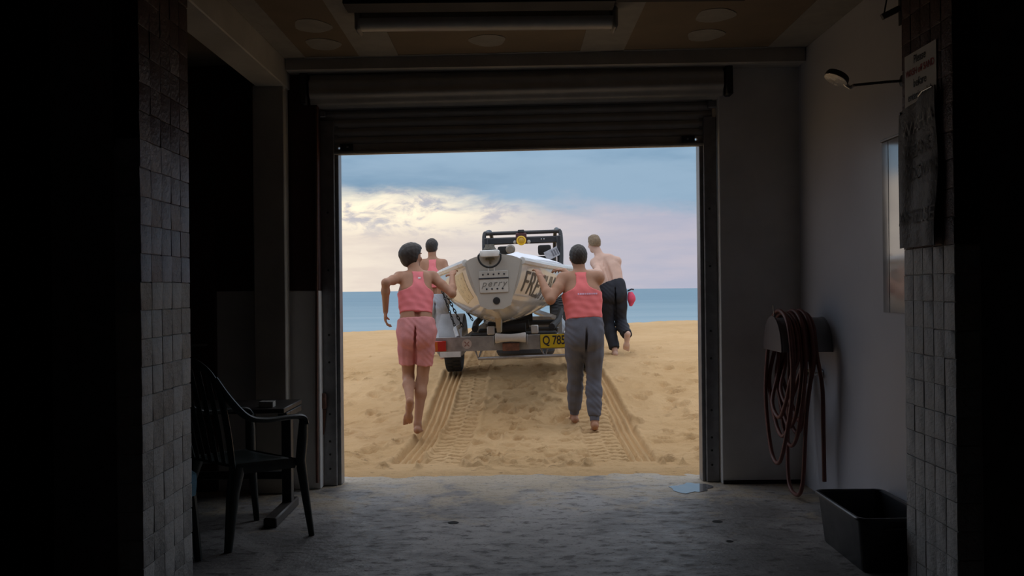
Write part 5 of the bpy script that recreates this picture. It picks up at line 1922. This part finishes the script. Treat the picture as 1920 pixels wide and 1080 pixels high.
# ---- shirtless pusher, far right
J4 = px(dict(
    pelvis=(1149, 546, 12.95), waist=(1146, 527, 13.0), chest=(1139, 506, 13.10), neck=(1125, 481, 13.19), head=(1114, 457, 13.24),
    look=(-.30, .95, -.08), shL=(1115, 493, 13.16), shR=(1157, 490, 13.10),
    elL=(1124, 511, 12.88), wrL=(1100, 509, 13.02), hdL=(-.9, .45, .1), pnL=(-.1, .1, -1), thL=(.4, .9, 0), cuL=.3,
    elR=(1156, 516, 13.40), wrR=(1128, 511, 13.50), hdR=(-.95, .2, .0), pnR=(0, .1, -1), thR=(0, -1, .1), cuR=.3,
    hipL=(1138, 553, 12.95), hipR=(1161, 553, 12.95), knL=(1141, 607, 13.04), knR=(1164, 606, 13.04),
    anL=(1153, 656, 12.86), anR=(1176, 629, 12.70), toeL=(.0, 1, -.1), toeR=(-.12, .25, -.96), fupL=(0, 0, 1), fupR=(0, 1, .2), face=(-.1, .97, -.15)))
r4, st4, up4 = person("shirtless person in black trousers striding ahead beside the boat", J4, dict(hip=(.155, .11), waist=(.145, .10), chest=(.172, .118)), SK4, res=.0085, arm=1.05, leg=.95, ground=(J4['anL'][0], 12.95, .45))
field_obj("trousers", trousers(J4, st4, up4, MALE, .009, .10, [(0, .102), (.4, .094), (1.0, .074), (1.3, .078), (1.95, .070)], grow=.014, wrinkle=.002), BLACKPANT, r4)
field_obj("hair", hair_cap(J4, 1.0, .010, .006, extra=[((0, .02, .085), (.06, .08, .03))], nape=-.02, fuzz=.0015, freq=140), HAIR_B, r4)

# pink cap tucked into the waistband at his hip
cp_c = P(1184, 560, 12.93)
cp = thing("pink_cap", "pink cap hanging at the hip of the black trousers", "cap", cp_c)
cpm = MB()
rg = []
for i in range(11):
    f = i / 10
    rr = .072 * math.sin(math.pi * (.12 + .8 * f)) ** .8 * (1.0 if f < .7 else .85)
    rg.append([(cp_c.x - .012 + .055 * math.cos(a) * rr / .072 + .012 * math.sin(f * 3), cp_c.y + .05 * math.sin(a) * rr / .072, cp_c.z + .09 - .19 * f) for a in [2 * math.pi * k / 16 for k in range(16)]])
cpm.ring_loft(rg)
cpm.build("crown", mat("pink_cap_fabric", (.75, .08, .16), .7, var=.1, scale=20), cp)
MB().tube([cp_c + Vector((-.05, 0, .10)), cp_c + Vector((.0, -.01, .125)), cp_c + Vector((.03, 0, .12))], .010, 8).build("strap", BLACKPANT, cp)

# print on the singlet back and small mark on the tank top
def back_print(J, st, up, hgt, size_w, size_h, off, m, parent, wd, name="print"):
    nek = A(J['neck'])
    rs = unit(A(J['shR']) - A(J['shL']))
    fw = np.cross(up, rs)
    return nek, rs, fw


def cast_patch(target, cx_, cy_, w_px, h_px, d0, m, parent, name, n=8, rot=0.0):
    """small printed patch laid onto the back of a garment, found by ray from behind"""
    bpy.context.view_layer.update()
    dg_ = bpy.context.evaluated_depsgraph_get()
    mbp = MB()
    rows = []
    for j in range(3):
        row = []
        for i in range(n + 1):
            X_ = cx_ + (i / n - .5) * w_px
            Y_ = cy_ + (j / 2 - .5) * h_px + rot * (i / n - .5) * w_px
            o_ = P(X_, Y_, d0)
            inv = target.matrix_world.inverted()
            ok, loc, nrm, _ = target.ray_cast(inv @ o_, (inv.to_3x3() @ Vector((0, 1, 0))).normalized())
            q = target.matrix_world @ loc if ok else P(X_, Y_, d0 + .3)
            row.append(q + Vector((0, -.004, 0)))
        rows.append(row)
    mbp.ring_loft([r_ + [p + Vector((0, .003, 0)) for p in r_[::-1]] for r_ in rows])
    return mbp.build(name, m, parent)


M_print = mat("pale_print", (.75, .45, .60), .7)
tt1 = [c for c in r1.children if c.name.startswith("tank_top")][0]
for k in range(9):
    cast_patch(tt2, 1089 + 4.4 * k, 551.5 - .1 * k, 3.6 if k % 3 else 2.8, 3.2, 8.8, M_print, tt2, "print_letter", n=2)
cast_patch(tt1, 779, 520, 5, 3, 8.7, mat("white_mark", (.8, .8, .8), .6), tt1, "print_mark", n=2)
